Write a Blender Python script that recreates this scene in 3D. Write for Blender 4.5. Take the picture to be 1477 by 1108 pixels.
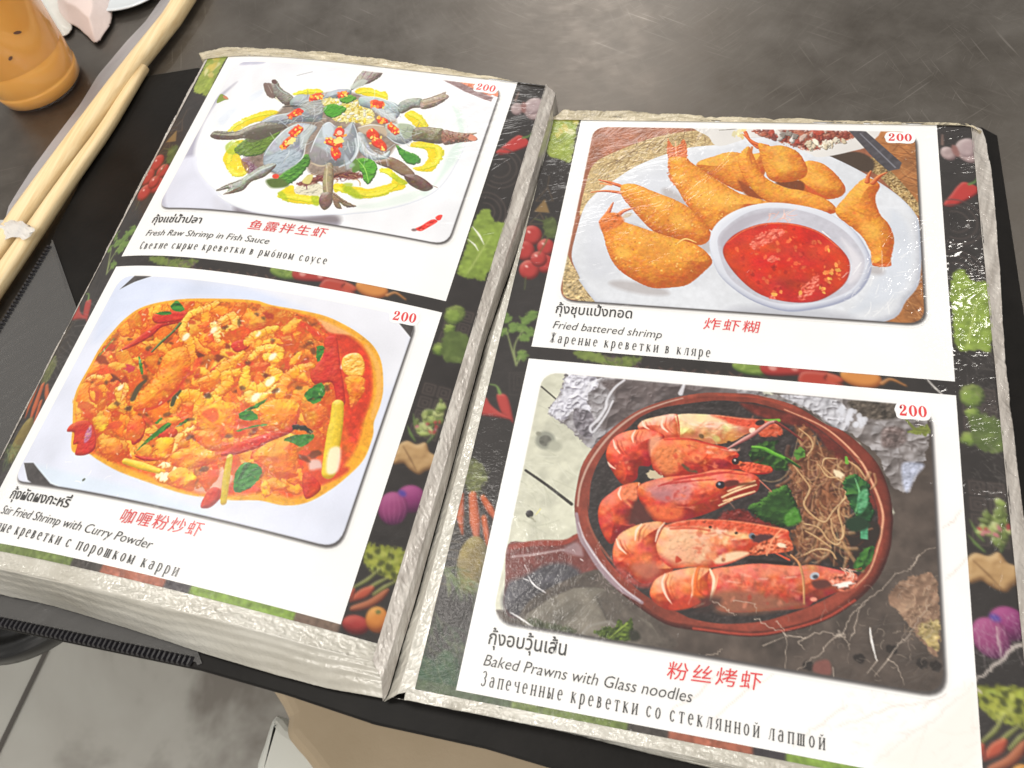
import bpy, bmesh
import math, random
import numpy as np
from mathutils import Vector, Matrix

SCN = bpy.context.scene
COL = SCN.collection
for o in list(bpy.data.objects):
    bpy.data.objects.remove(o, do_unlink=True)

# ------------------------------------------------------------------ camera, world, lamps, exposure
cam_d = bpy.data.cameras.new('camera'); cam = bpy.data.objects.new('camera', cam_d); COL.objects.link(cam)
X, Yd, Zf = Vector((.96731555, .19575957, -.16117944)), Vector((.09175832, -.86277477, -.49719222)), Vector((-.23639169, .46615222, -.85253802))
cam.matrix_world = Matrix(((X[0], -Yd[0], -Zf[0], .08003143), (X[1], -Yd[1], -Zf[1], -.33521143), (X[2], -Yd[2], -Zf[2], .31696463), (0, 0, 0, 1)))
cam_d.sensor_width = 36; cam_d.lens = 1158.05 / 1477 * 36; cam_d.clip_start = .01; cam_d.clip_end = 60
cam_d.dof.use_dof = True; cam_d.dof.focus_distance = .41; cam_d.dof.aperture_fstop = 22
SCN.camera = cam

world = bpy.data.worlds.new("World"); SCN.world = world; world.use_nodes = True
wn = world.node_tree; bg = wn.nodes['Background']; bg.inputs[1].default_value = .66
tcw = wn.nodes.new('ShaderNodeTexCoord'); nsw = wn.nodes.new('ShaderNodeTexNoise'); nsw.inputs['Scale'].default_value = 2.6; nsw.inputs['Detail'].default_value = 3
rmw = wn.nodes.new('ShaderNodeValToRGB'); ew = rmw.color_ramp.elements           # dim room tone; random bright patches added for reflections in film and steel
ew[0].position = .44; ew[0].color = (.62, .60, .57, 1); ew[1].position = .66; ew[1].color = (3.4, 3.2, 2.9, 1); e_ = ew.new(.57); e_.color = (.92, .90, .87, 1)
wn.links.new(tcw.outputs['Generated'], nsw.inputs['Vector']); wn.links.new(nsw.outputs['Fac'], rmw.inputs[0]); wn.links.new(rmw.outputs[0], bg.inputs[0])


def lamp(name, loc, target, size, power, color):
    d = bpy.data.lights.new(name, 'AREA'); d.shape = 'RECTANGLE'; d.size, d.size_y = size; d.energy = power; d.color = color
    o = bpy.data.objects.new(name, d); COL.objects.link(o); o.location = loc
    o.rotation_euler = (Vector(target) - Vector(loc)).to_track_quat('-Z', 'Y').to_euler()
    return o


lamp('ceiling_lamp_key', (-.74, .09, 2.05), (-.1, -.1, 0), (.6, .3), 18, (1., .95, .88))
lamp('ceiling_lamp_far', (-.55, 2.7, 2.0), (0, .1, 0), (.6, .8), 14, (1., .96, .92))
lamp('fill_lamp_near', (.1, -1.5, 2.2), (-.1, 0, 0), (1.2, .6), 24, (1., .96, .9))  # added fill, brightens the cup front and the floor
for x, y in ((.9, 1.4), (-1.6, -.5), (.3, -1.0), (-2.2, 2.2), (1.4, .6)):
    lamp('added_glint_spot', (x, y, 2.05), (x, y, 0), (.11, .11), 2.6, (1., .95, .88))  # small lamps added only to draw glints from the plastic

SCN.view_settings.view_transform = 'Standard'; SCN.view_settings.look = 'None'; SCN.view_settings.exposure = 0.0; SCN.view_settings.gamma = 1.0
SCN.view_settings.use_curve_mapping = False
SCN.render.engine = 'CYCLES'
SCN.cycles.max_bounces = 8; SCN.cycles.use_denoising = True


# ------------------------------------------------------------------ page geometry
# One unit of page space = 177 mm (the width of a white dish card); u runs right, v runs down the page.
SC = .177
ZR = .010                       # height of the flat right-hand page above the table
RV = np.array([-.5088860, .2100166, .1518811]); TV = np.array([.2128902, -.8131925, 2.4682336])
FPX, CX, CY = 1158.05, 738.5, 554.0
PL = np.array([-0.117616, -0.076944, -0.058215, 0.025389, -0.016484, 0.041208, 0.263605, -0.584743, 0.805154, -0.652309, 0.164277, -0.314188])


def rotm(r):
    a = np.linalg.norm(r) + 1e-12; k = r / a
    K = np.array([[0, -k[2], k[1]], [k[2], 0, -k[0]], [-k[1], k[0], 0]])
    return np.eye(3) + math.sin(a) * K + (1 - math.cos(a)) * K @ K


RM = rotm(RV)
DG = np.diag([1., -1., -1.])
CAMC = SC * (DG @ (-RM.T @ TV)) + np.array([0, 0, ZR])


def surf_right(u, v):
    u = np.asarray(u, float); v = np.asarray(v, float) + 0 * u
    return np.c_[SC * u, -SC * v, np.full(u.shape, ZR)]


_LR = rotm(PL[3:6])


def surf_left(u, v):
    u = np.atleast_1d(np.asarray(u, float)); v = np.atleast_1d(np.asarray(v, float)) + 0 * u
    w = (1.09 - u); sv = v - .85; n = 24
    X = np.zeros_like(u); Z = np.zeros_like(u); pc = ps = None
    for i in range(n + 1):
        s = w * i / n
        th = (PL[6] + PL[10] * sv) + (PL[7] + PL[11] * sv) * s + PL[8] * s**2 + PL[9] * s**3
        c, q = np.cos(th), np.sin(th)
        if i:
            X -= (c + pc) / 2 * w / n; Z -= (q + ps) / 2 * w / n
        pc, ps = c, q
    P = np.c_[X, v, Z] @ _LR.T + PL[:3]
    return np.c_[SC * P[:, 0], -SC * P[:, 1], -SC * P[:, 2] + ZR]


def to_px(P):                   # world point -> position in the photograph (used to invert the page surfaces)
    q = ((P - CAMC) @ DG) @ RM.T
    return np.c_[CX + FPX * q[:, 0] / q[:, 2], CY + FPX * q[:, 1] / q[:, 2]]


def at(px, py, z):              # the point at height z seen at a traced position
    d = DG @ (RM.T @ np.array([(px - CX) / FPX, (py - CY) / FPX, 1.]))
    return CAMC + d * ((z - CAMC[2]) / d[2])


class Inv:                      # traced position -> page (u, v)
    def __init__(s, surf):
        s.surf = surf
        U, V = np.meshgrid(np.linspace(-.2, 1.2, 40), np.linspace(-.1, 1.85, 40))
        uv = np.c_[U.ravel(), V.ravel()]; p = to_px(surf(uv[:, 0], uv[:, 1]))
        s.C = np.linalg.lstsq(s.b(p), uv, rcond=None)[0]

    def b(s, p):
        x, y = (p[:, 0] - 700) / 700, (p[:, 1] - 550) / 550
        return np.stack([x**i * y**j for i in range(6) for j in range(6 - i)], 1)

    def __call__(s, p):
        p = np.asarray(p, float).reshape(-1, 2); uv = s.b(p) @ s.C
        for _ in range(3):
            f0 = to_px(s.surf(uv[:, 0], uv[:, 1])); e = 1e-4
            a = (to_px(s.surf(uv[:, 0] + e, uv[:, 1])) - f0) / e; c = (to_px(s.surf(uv[:, 0], uv[:, 1] + e)) - f0) / e
            r = p - f0; det = a[:, 0] * c[:, 1] - a[:, 1] * c[:, 0]
            uv = uv + np.c_[(r[:, 0] * c[:, 1] - r[:, 1] * c[:, 0]) / det, (a[:, 0] * r[:, 1] - a[:, 1] * r[:, 0]) / det]
        return uv


INVR, INVL = Inv(surf_right), Inv(surf_left)

# ------------------------------------------------------------------ print artwork (the menu's own printed pictures, outlines traced in image pixels, mapped to page millimetres)
CROPS = dict(A=(700, 400, 3.6925), B=(820, 550, 4.6156), C=(1060, 550, 4.6156), D=(720, 720, 4.6156), E=(1000, 720, 3.6925),
             F=(790, 150, 4.344), G=(1000, 150, 3.0943), H=(200, 60, 4.923), I=(480, 60, 4.103), J=(180, 280, 4.923), K=(0, 380, 3.6925),
             L=(300, 380, 4.103), M=(0, 660, 3.6925), N=(300, 560, 3.6925), O=(360, 90, 7.385), P=(360, 190, 7.385), Q=(500, 90, 6.7136),
             R=(500, 200, 6.7136), S=(80, 420, 6.154), T=(80, 560, 6.154), U=(280, 420, 5.275), V=(260, 560, 4.923), W=(640, 120, 2.915),
             X=(1300, 150, 2.7), Y=(1157, 500, 4.6156), Z=(1157, 868, 4.6156), a=(560, 500, 3.079), b=(1337, 540, 1.95), c=(560, 808, 3.6925), o=(0, 0, 1.))


def tr(code):                   # "A 10,20 30,40 B 5,6" -> traced positions
    c = CROPS['o']; out = []
    for w in code.split():
        if ',' in w:
            x, y = w.split(','); out.append((c[0] + float(x) / c[2], c[1] + float(y) / c[2]))
        else:
            c = CROPS[w]
    return np.array(out)


def lin(c):
    c = np.asarray(c, float) / 255
    return np.where(c <= .04045, c / 12.92, ((c + .055) / 1.055) ** 2.4)


def catmull(p, closed, n=5):
    p = np.asarray(p, float); m = len(p)
    if m < 3:
        return p
    q = np.r_[p[-1:], p, p[:2]] if closed else np.r_[2 * p[:1] - p[1:2], p, 2 * p[-1:] - p[-2:-1]]
    out = []
    for i in range(m if closed else m - 1):
        a, b, c, d = q[i:i + 4]
        for k in range(n):
            t = k / n
            out.append(.5 * (2 * b + (c - a) * t + (2 * a - 5 * b + 4 * c - d) * t * t + (3 * b - a - 3 * c + d) * t**3))
    if not closed:
        out.append(p[-1])
    return np.array(out)


def noise2(h, w, scale, rng, oct=3):
    out = np.zeros((h, w)); amp = 1.; tot = 0
    for o in range(oct):
        s = max(scale / 2**o, 1.)
        g = rng.standard_normal((int(h / s) + 4, int(w / s) + 4))
        y = np.arange(h) / s; x = np.arange(w) / s
        yi = y.astype(int); xi = x.astype(int); fy = (y - yi); fx = (x - xi)
        fy = (fy * fy * (3 - 2 * fy))[:, None]; fx = (fx * fx * (3 - 2 * fx))[None]
        out += amp * ((g[yi][:, xi] * (1 - fx) + g[yi][:, xi + 1] * fx) * (1 - fy) + (g[yi + 1][:, xi] * (1 - fx) + g[yi + 1][:, xi + 1] * fx) * fy)
        tot += amp; amp *= .5
    return out / tot * 1.3


MMPX = .265                     # millimetres on the page per traced unit


class Canvas:
    def __init__(s, inv, box, res=4., bg=(255, 255, 255), seed=1):
        s.inv, s.res = inv, res
        s.x0, s.y0 = box[0], box[1]
        s.w, s.h = int((box[2] - box[0]) * res), int((box[3] - box[1]) * res)
        s.a = np.empty((s.h, s.w, 3)); s.a[:] = np.array(bg, float)
        s.rng = np.random.default_rng(seed)
        s.k = MMPX * res
        s.N = {sc: noise2(s.h + 200, s.w + 200, sc * s.k, s.rng) for sc in (2, 4, 8, 20, 60)}
        s.M = {sc: noise2(s.h + 200, s.w + 200, sc * 1.6 * s.k, s.rng, 2) for sc in (2, 4, 8, 20)}

    def P(s, p, inv=None):
        if isinstance(p, str):
            p = tr(p)
        uv = (inv or s.inv)(p) * SC * 1000
        return (uv - [s.x0, s.y0]) * s.res

    def nz(s, sc, sl, M=False):
        oy, ox = s.rng.integers(0, 200, 2)
        return (s.M if M else s.N)[sc][sl[0].start + oy:sl[0].stop + oy, sl[1].start + ox:sl[1].stop + ox]

    def box(s, q, m):
        x0, y0 = np.floor(q.min(0) - m).astype(int); x1, y1 = np.ceil(q.max(0) + m).astype(int) + 1
        x0, y0 = max(x0, 0), max(y0, 0); x1, y1 = min(x1, s.w), min(y1, s.h)
        return None if x1 - x0 < 2 or y1 - y0 < 2 else (slice(y0, y1), slice(x0, x1))

    def sdf(s, q, closed, rad=None, m=4):
        sl = s.box(q, m + (0 if rad is None else np.max(rad)))
        if sl is None:
            return None, None
        Y, X = np.mgrid[sl].astype(float); X += .5; Y += .5
        best = np.full(X.shape, 1e9); ins = np.zeros(X.shape, bool)
        n = len(q)
        for i in range(n if closed else n - 1):
            j = (i + 1) % n
            ax, ay = q[i]; bx, by = q[j]; dx, dy = bx - ax, by - ay; L = dx * dx + dy * dy + 1e-9
            t = np.clip(((X - ax) * dx + (Y - ay) * dy) / L, 0, 1)
            d = np.hypot(X - ax - t * dx, Y - ay - t * dy)
            if rad is not None:
                d = d - (rad[i] + (rad[j] - rad[i]) * t)
            best = np.minimum(best, d)
            if closed and rad is None:
                c = (ay > Y) != (by > Y)
                ins ^= c & (X < dx * (Y - ay) / (dy if abs(dy) > 1e-9 else 1e-9) + ax)
        if rad is not None:
            return -best, sl
        return np.where(ins, best, -best), sl

    def paint(s, d, sl, mid, hi=None, lo=None, bulge=0, soft=1.2, alpha=1., tex=0, ts=4, var=0, vs=8, con=1.6, rim=0, light=(-.45, -.65, .62), edge=0, fold=0, fs=20, hue=0):
        if d is None:
            return
        k = s.k
        if edge:
            d = d + s.nz(4, sl) * edge * k
        a = np.clip(d / (soft * k) + .5, 0, 1) * alpha
        mid = np.array(mid, float); hi = np.array(mid * .6 + 255 * .4 if hi is None else hi, float); lo = np.array(mid * .5 if lo is None else lo, float)
        c = np.broadcast_to(mid, d.shape + (3,)).astype(float)
        if bulge == 'max':
            bulge = max(d.max() / k, 1)
        if bulge or tex or fold:
            h = np.zeros(d.shape)
            if bulge:
                b = bulge * k; t = np.clip(d / b, 0, 1); h = np.sqrt(np.clip(1 - (1 - t)**2, 0, 1)) * b * .8
            if tex:
                h = h + s.nz(ts, sl, True) * tex * k
            if fold:
                h = h - np.abs(s.nz(fs, sl, True)) * fold * k - np.abs(s.nz(8, sl, True)) * fold * k * .3
            gy, gx = np.gradient(h)
            n = np.sqrt(gx * gx + gy * gy + 1)
            sh = ((-gx * light[0] - gy * light[1] + light[2]) / n - light[2]) * con
            p = np.clip(sh, 0, 1)[..., None]; q = np.clip(-sh, 0, 1)[..., None]
            c = c * (1 - p - q).clip(0) + hi * p + lo * q
        if rim:
            r = np.exp(-np.clip(d, 0, None) / (rim * k))[..., None] * .75
            c = c * (1 - r) + lo * r
        if var:
            c = c * (1 + var * s.nz(vs, sl)[..., None])
        if hue:
            c = c + np.stack([s.nz(vs, sl, True) * hue * .4, s.nz(vs, sl, True) * hue, s.nz(vs, sl, True) * hue * .8], -1)
        s.a[sl] = s.a[sl] * (1 - a[..., None]) + np.clip(c, 0, 255) * a[..., None]

    def shape(s, pts, mid, smooth=True, inv=None, **k):
        q = s.P(pts, inv)
        if smooth:
            q = catmull(q, True)
        d, sl = s.sdf(q, True, m=6 + 2 * k.get('soft', 1.2) * s.k)
        s.paint(d, sl, mid, **k)

    def stroke(s, pts, w, mid, smooth=True, inv=None, **k):     # w: diameters along the stroke, in traced units
        q = s.P(pts, inv)
        if smooth and len(q) > 2:
            q = catmull(q, False)
        w = np.atleast_1d(w).astype(float)
        r = np.interp(np.linspace(0, 1, len(q)), np.linspace(0, 1, len(w)), w) / 2 * s.k if len(w) > 1 else np.full(len(q), w[0] / 2 * s.k)
        if 'bulge' in k and k['bulge'] == 'r':
            k['bulge'] = max(w.max() / 2, .5)
        d, sl = s.sdf(q, False, rad=r, m=6 + 2 * k.get('soft', 1.2) * s.k)
        s.paint(d, sl, mid, **k)

    def ell(s, c, rx, ry=None, ang=0, mid=(0, 0, 0), wob=0, **k):
        c = tr(c)[0] if isinstance(c, str) else np.asarray(c, float); ry = ry or rx
        t = np.linspace(0, 2 * np.pi, 15)[:-1]; a = math.radians(ang)
        rr = 1 + wob * s.rng.standard_normal(14) if wob else 1.
        x, y = rx * np.cos(t) * rr, ry * np.sin(t) * rr
        s.shape(np.c_[c[0] + x * math.cos(a) - y * math.sin(a), c[1] + x * math.sin(a) + y * math.cos(a)], mid, **k)

    def inside(s, poly, n):     # n random traced positions inside a traced outline
        p = tr(poly) if isinstance(poly, str) else poly
        out = []
        lo, hi = p.min(0), p.max(0)
        while len(out) < n:
            x, y = lo + (hi - lo) * s.rng.random(2); c = False
            for i in range(len(p)):
                (ax, ay), (bx, by) = p[i], p[i - 1]
                if (ay > y) != (by > y) and x < (bx - ax) * (y - ay) / (by - ay) + ax:
                    c = not c
            if c:
                out.append((x, y))
        return np.array(out)

    def scatter(s, poly, n, r, cols, asp=(1, 2), wob=.15, ang=None, **k):
        for x, y in s.inside(poly, n):
            rr = s.rng.uniform(*r); a = s.rng.uniform(*asp); m = np.array(cols[s.rng.integers(len(cols))], float)
            m = m * s.rng.uniform(.9, 1.08)
            s.ell((x, y), rr * a**.5, rr / a**.5, s.rng.uniform(0, 180) if ang is None else ang + s.rng.normal() * 15, m, wob=wob, **k)

    def hairs(s, poly, n, ln, w, cols, ang=None, curl=.8, **k):  # loose curved strands inside an outline
        for x, y in s.inside(poly, n):
            a = s.rng.uniform(0, 6.28) if ang is None else math.radians(ang) + s.rng.normal() * .5
            L = s.rng.uniform(*ln); p = [(x, y)]
            da = s.rng.normal() * curl
            for _ in range(4):
                x, y = x + math.cos(a) * L / 4, y + math.sin(a) * L / 4; a += da / 2; p.append((x, y))
            s.stroke(np.array(p), s.rng.uniform(*w), cols[s.rng.integers(len(cols))], **k)

    def sample(s, mm):          # colours at page positions (mm)
        x = np.clip((mm[:, 0] - s.x0) * s.res - .5, 0, s.w - 1.001); y = np.clip((mm[:, 1] - s.y0) * s.res - .5, 0, s.h - 1.001)
        xi, yi = x.astype(int), y.astype(int); fx, fy = (x - xi)[:, None], (y - yi)[:, None]
        a = s.a
        return (a[yi, xi] * (1 - fx) + a[yi, xi + 1] * fx) * (1 - fy) + (a[yi + 1, xi] * (1 - fx) + a[yi + 1, xi + 1] * fx) * fy

    def frame(s, quad, corner, inv=None):   # keep the picture inside its rounded outline, on white with its printed soft edge
        q = s.P(quad, inv); pts = []
        for i in range(4):
            p, a, b = q[i], q[i - 1], q[(i + 1) % 4]; r = corner[i] * s.res
            da, db = (a - p) / np.linalg.norm(a - p), (b - p) / np.linalg.norm(b - p)
            for t in np.linspace(0, 1, 7):
                pts.append((1 - t)**2 * (p + da * r) + 2 * t * (1 - t) * p + t * t * (p + db * r))
        pts = np.array(pts)
        d, sl = s.sdf(pts, True, m=1e5)
        off = np.array([.9, 1.0]) * s.res
        d2, _ = s.sdf(pts + off, True, m=1e5)
        sh = np.clip(d2 / (1.3 * s.res) + .62, 0, 1)[..., None] * .95
        a = np.clip(d + .5, 0, 1)[..., None]
        s.a = s.a * a + (np.array([250, 250, 250.]) * (1 - sh) + np.array([70, 66, 66.]) * sh) * (1 - a)
        s.d = d
        return d

FRAMES = dict(top=(.045, .032, .942, .677), low=(.045, .903, .942, 1.531), raw=(.045, .030, .955, .654))


def canvas(inv, which, seed, bg, res=4.):
    u0, v0, u1, v1 = FRAMES[which]
    mm = np.array([u0, v0, u1, v1]) * 177 + np.array([-3.5, -3.5, 4.5, 4.5])
    return Canvas(inv, mm, res, bg, seed)


def finish(cv, which, corner=(8, 8, 8, 8), var=.004):
    u0, v0, u1, v1 = np.array(FRAMES[which]) * 177
    sl = (slice(0, cv.h), slice(0, cv.w))
    cv.a *= 1 + var * cv.nz(2, sl)[..., None] + .02 * cv.nz(60, sl)[..., None]
    mx_, mn_ = cv.a.max(2), cv.a.min(2); sat = np.clip((mx_ - mn_) / (mx_ + 1) * 1.6 - .12, 0, 1)
    cv.a *= 1 + (sat * (.035 * cv.nz(4, sl) + .018 * cv.nz(2, sl)))[..., None]
    bl = cv.a
    for k in (1, 2):
        for ax in (0, 1):
            bl = bl * .5 + .25 * np.roll(bl, k, ax) + .25 * np.roll(bl, -k, ax)
    cv.a = cv.a + .5 * (cv.a - bl)
    q = np.array([(u0, v0), (u1, v0), (u1, v1), (u0, v1)], float)
    cv.P0 = cv.P; cv.P = lambda p, inv=None: (np.asarray(p) - [cv.x0, cv.y0]) * cv.res
    cv.frame(q, corner); cv.P = cv.P0
    cv.a = np.clip(cv.a, 0, 255)


def creases(cv, seed):          # white cracks worn into the print near its lower right corner
    W = (205, 190, 175)
    for p in ("E 480,720 590,740 680,705 780,725 830,640 890,570 1000,480 1080,400 1160,370 1200,300 1290,250",
              "E 330,640 420,690 490,725 490,920", "E 440,650 480,700 500,740", "E 780,725 720,760 680,820 600,870 540,930",
              "E 780,725 820,760 830,800", "E 980,860 920,930", "E 1040,850 1100,770 1150,720 1200,640 1260,560", "E 1040,850 960,940",
              "E 1040,850 1090,900 1120,990", "E 940,690 950,760 975,860", "E 850,730 880,600 930,540", "E 740,890 745,960", "E 1200,300 1180,340 1150,370",
              "E 590,740 560,760 600,800", "E 100,540 180,590 230,620", "E 210,540 320,560 340,610", "E 370,780 480,735", "E 30,830 110,825 150,800"):
        q = tr(p); m = np.repeat(q, 3, 0)[1:-1] if len(q) > 2 else q
        q2 = catmull(q, False, 6); q2 = q2 + cv.rng.normal(size=q2.shape) * 1.1
        cv.stroke(q2, [1.3, .5], W, smooth=False, soft=1.1, alpha=.75)
    cv.stroke("E 940,690 950,760 975,860", [1, 3, 1], (235, 230, 225), soft=1.)
    cv.ell("E 780,722", 7, 4, 0, (190, 178, 165), soft=4, alpha=.6, edge=2)
    cv.hairs(tr("E 480,640 1290,260 1290,900 1100,980 480,900"), 70, (4, 18), (.5, .9), [(190, 175, 160), (140, 125, 115)], soft=1.2, alpha=.45)
    cv.hairs(tr("E 1120,560 1290,480 1290,760 1120,740"), 60, (4, 16), (.5, .9), [(215, 190, 160), (190, 160, 130)], ang=-50, soft=1.2, alpha=.5)


def prawn(cv, body, head, bm, hm, bands, eye, **k):
    cv.shape(body, bm[0], hi=bm[1], lo=bm[2], bulge='max', soft=1.5, tex=.8, ts=8, var=.05, vs=8, hue=10, con=1.9)
    for b in bands:
        q = tr(b)
        cv.stroke(q + [5, 1], [1, 3, 1], bm[2], soft=2.4, alpha=.6); cv.stroke(q + [11, 2], [1, 2, 1], bm[2], soft=2.2, alpha=.35)
        cv.stroke(b, [1.5, 4, 1.5], (250, 225, 205), soft=1.6, alpha=.85)
    cv.shape(head, hm[0], hi=hm[1], lo=hm[2], bulge='max', soft=1.5, tex=.9, ts=8, var=.06, vs=8, hue=11, con=1.9)
    p = tr(head); lo_, hi_ = p.min(0), p.max(0)
    cv.hairs(lo_ + (p - p.mean(0)) * .8 + (p.mean(0) - lo_), 26, (8, 26), (.8, 2.4), [hm[2], hm[1], bm[0]], ang=6, curl=.3, soft=2.2, alpha=.4)
    for _ in range(5):
        x, y = lo_[0] + (hi_[0] - lo_[0]) * cv.rng.uniform(.15, .7), lo_[1] + (hi_[1] - lo_[1]) * cv.rng.uniform(.2, .4)
        cv.ell((x, y), cv.rng.uniform(4, 10), cv.rng.uniform(1, 2.2), cv.rng.uniform(-8, 14), (255, 226, 210), soft=3, alpha=.55, wob=.15)


def art_prawns(cv):
    cv.shape("o 700,520 1400,520 1400,1040 700,1040", (206, 206, 188), smooth=False, var=.05, vs=20, tex=.35, ts=8, hi=(236, 236, 222), lo=(165, 165, 148))
    cv.hairs("o 740,560 830,560 830,760 730,800", 60, (10, 40), (.6, 1.6), [(178, 180, 160), (225, 226, 212)], ang=35, curl=.2, soft=2, alpha=.5)
    cv.stroke("A 300,585 390,662 480,740", [3, 2], (70, 66, 60), soft=1.5); cv.stroke("A 215,1030 330,1110 460,1210", [4, 5], (48, 44, 42), soft=1.5)
    cv.ell("A 320,870", 14, 13, 0, (150, 152, 140), soft=5); cv.ell("A 320,872", 9, 8, 0, (112, 112, 104), soft=3, var=.1); cv.ell("A 285,835", 4, 3, 20, (140, 140, 126), soft=3)
    cv.ell("A 370,900", 10, 8, 0, (175, 176, 160), soft=6)
    # dark cloth and stone floor right and below
    cv.shape("o 1100,560 1420,560 1420,1060 690,1060 690,880 900,880 1150,900 1290,740 1240,640", (84, 74, 68), smooth=False, soft=3, var=.1, vs=20, tex=1.2, ts=20, hi=(120, 108, 100), lo=(52, 46, 44))
    # foil, left and right
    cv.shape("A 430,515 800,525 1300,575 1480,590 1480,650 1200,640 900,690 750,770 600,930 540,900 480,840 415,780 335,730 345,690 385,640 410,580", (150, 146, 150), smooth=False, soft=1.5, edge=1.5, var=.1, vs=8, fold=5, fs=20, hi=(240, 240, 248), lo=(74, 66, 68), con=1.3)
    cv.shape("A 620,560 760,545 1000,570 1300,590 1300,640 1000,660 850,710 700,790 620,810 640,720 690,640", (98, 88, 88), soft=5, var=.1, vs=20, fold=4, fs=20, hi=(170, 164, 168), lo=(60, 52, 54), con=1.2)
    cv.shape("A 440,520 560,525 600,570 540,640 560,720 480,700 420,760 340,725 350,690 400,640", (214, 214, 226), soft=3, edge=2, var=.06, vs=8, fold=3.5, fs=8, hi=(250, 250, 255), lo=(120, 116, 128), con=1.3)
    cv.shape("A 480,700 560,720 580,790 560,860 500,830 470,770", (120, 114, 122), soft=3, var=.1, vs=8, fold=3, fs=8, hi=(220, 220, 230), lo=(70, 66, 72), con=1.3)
    for p, w in (("A 740,550 690,590 650,650 640,700 600,760 560,800 575,825 640,740 680,660", [4, 5, 3]), ("A 620,540 560,570 520,640", [2, 4, 2]), ("A 1060,570 1040,620", [4, 8])):
        cv.stroke(p, w, (228, 228, 236), soft=2.2, alpha=.85)
    cv.shape("C 130,85 700,105 1080,145 1090,230 1280,260 1290,420 1250,560 1160,740 1120,745 1040,700 1000,620 960,500 880,430 780,350 640,300 500,200 350,150", (136, 130, 130), smooth=False, soft=2, edge=1.5, var=.08, vs=20, fold=6, fs=20, hi=(225, 224, 232), lo=(64, 56, 54), con=1.2)
    cv.shape("C 300,95 560,110 700,140 760,230 740,330 640,290 500,190", (186, 186, 194), soft=3, var=.08, vs=8, fold=3.2, fs=8, hi=(248, 248, 255), lo=(104, 100, 104), con=1.3)
    cv.shape("C 760,130 1060,150 1080,240 980,260 900,250 820,230", (82, 74, 66), soft=5, var=.2, vs=8, tex=1., hi=(140, 130, 120), lo=(48, 42, 38))
    cv.shape("C 980,330 1060,300 1130,330 1140,400 1060,450 980,430", (112, 98, 96), soft=5, var=.15, tex=.9, hi=(170, 160, 160), lo=(66, 54, 52))
    cv.shape("C 1110,560 1180,540 1260,560 1200,640 1150,740 1120,700", (184, 190, 212), soft=5, var=.1, tex=.6)
    cv.shape("C 1160,330 1280,290 1290,350 1240,365 1180,350", (128, 138, 62), soft=2, edge=2, tex=.6); cv.stroke("C 1140,260 1200,320 1280,330", [3, 5, 3], (112, 120, 56), soft=2)
    for x, y in cv.inside("C 680,160 880,230 900,330 780,300 690,260", 28):
        cv.ell((x, y), cv.rng.uniform(2, 5), None, 0, (210, 212, 222), soft=2.5, alpha=.8)
    # crumpled papery bulb, lower right
    cv.shape("E 1070,470 1170,410 1295,430 1300,830 1220,760 1160,690 1090,600 1040,540", (146, 116, 96), soft=3, edge=2, var=.08, vs=8, fold=4.5, fs=20, hi=(208, 176, 146), lo=(88, 66, 54), con=1.2)
    cv.shape("E 1200,690 1300,640 1300,800 1230,760", (176, 156, 104), soft=3, edge=2, var=.15, tex=.9)
    for c in ("E 885,850", "E 1055,800", "E 1220,880", "E 615,890", "E 1290,890"):
        cv.ell(c, 9, 7, 20, (46, 40, 38), soft=2.5, wob=.12)
    cv.shape("E 650,870 720,860 730,935 640,920", (126, 80, 74), soft=4)
    # pot
    rim = "B 40,860 60,680 100,540 200,400 350,270 500,180 700,115 900,80 1100,82 C 150,95 400,165 600,285 720,335 850,440 960,570 1030,750 1050,900 E 1060,150 1045,280 980,430 850,560 700,650 500,710 300,735 0,700 D 1100,830 900,700 750,570 620,400 540,250"
    cv.shape("D 60,305 200,290 430,280 500,240 560,260 700,480 740,560 640,600 500,590 330,650 180,770 80,790 30,700 40,560", (116, 60, 56), soft=1.5, var=.06, tex=1.6, ts=20, hi=(180, 120, 112), lo=(56, 40, 42))
    cv.shape("D 60,560 150,520 330,430 480,440 560,520 520,570 330,650 190,770 90,790 20,700", (74, 72, 78), soft=9, var=.08, tex=2.2, ts=20, hi=(140, 140, 150), lo=(44, 42, 46))
    cv.stroke("D 80,320 250,295 430,290 520,245", [8, 9, 6], (146, 62, 50), soft=3); cv.stroke("D 85,385 220,372 420,340", [3, 4, 3], (190, 170, 172), soft=3, alpha=.8)
    cv.shape("D 420,340 520,290 560,380 480,370", (170, 150, 156), soft=5, alpha=.7)
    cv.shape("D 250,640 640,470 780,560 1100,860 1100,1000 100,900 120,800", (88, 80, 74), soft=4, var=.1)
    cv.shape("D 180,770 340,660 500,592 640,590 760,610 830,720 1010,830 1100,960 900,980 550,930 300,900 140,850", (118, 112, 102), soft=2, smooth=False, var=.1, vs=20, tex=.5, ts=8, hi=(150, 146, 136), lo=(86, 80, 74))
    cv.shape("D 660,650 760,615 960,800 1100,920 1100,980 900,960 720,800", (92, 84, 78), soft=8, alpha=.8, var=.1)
    cv.stroke("D 540,920 600,850 720,820 780,840", [3, 3], (150, 146, 140), soft=3, alpha=.7); cv.stroke("D 650,650 690,740 720,800", [2, 3], (84, 78, 72), soft=3)
    cv.shape("D 200,800 330,830 480,860 480,920 250,870", (70, 76, 52), soft=5, edge=2, var=.2)
    cv.shape("D 630,890 720,850 760,860 800,800 830,830 880,790 890,880 860,940 740,940", (74, 92, 36), soft=1.5, edge=1.5, tex=1., hi=(150, 176, 70), lo=(34, 44, 22), con=2); cv.stroke("D 730,930 790,880 850,830", [1, 2], (150, 170, 80), soft=1.5)
    cv.shape("D 870,880 920,880 940,930 880,945", (52, 52, 44), soft=4)
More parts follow.
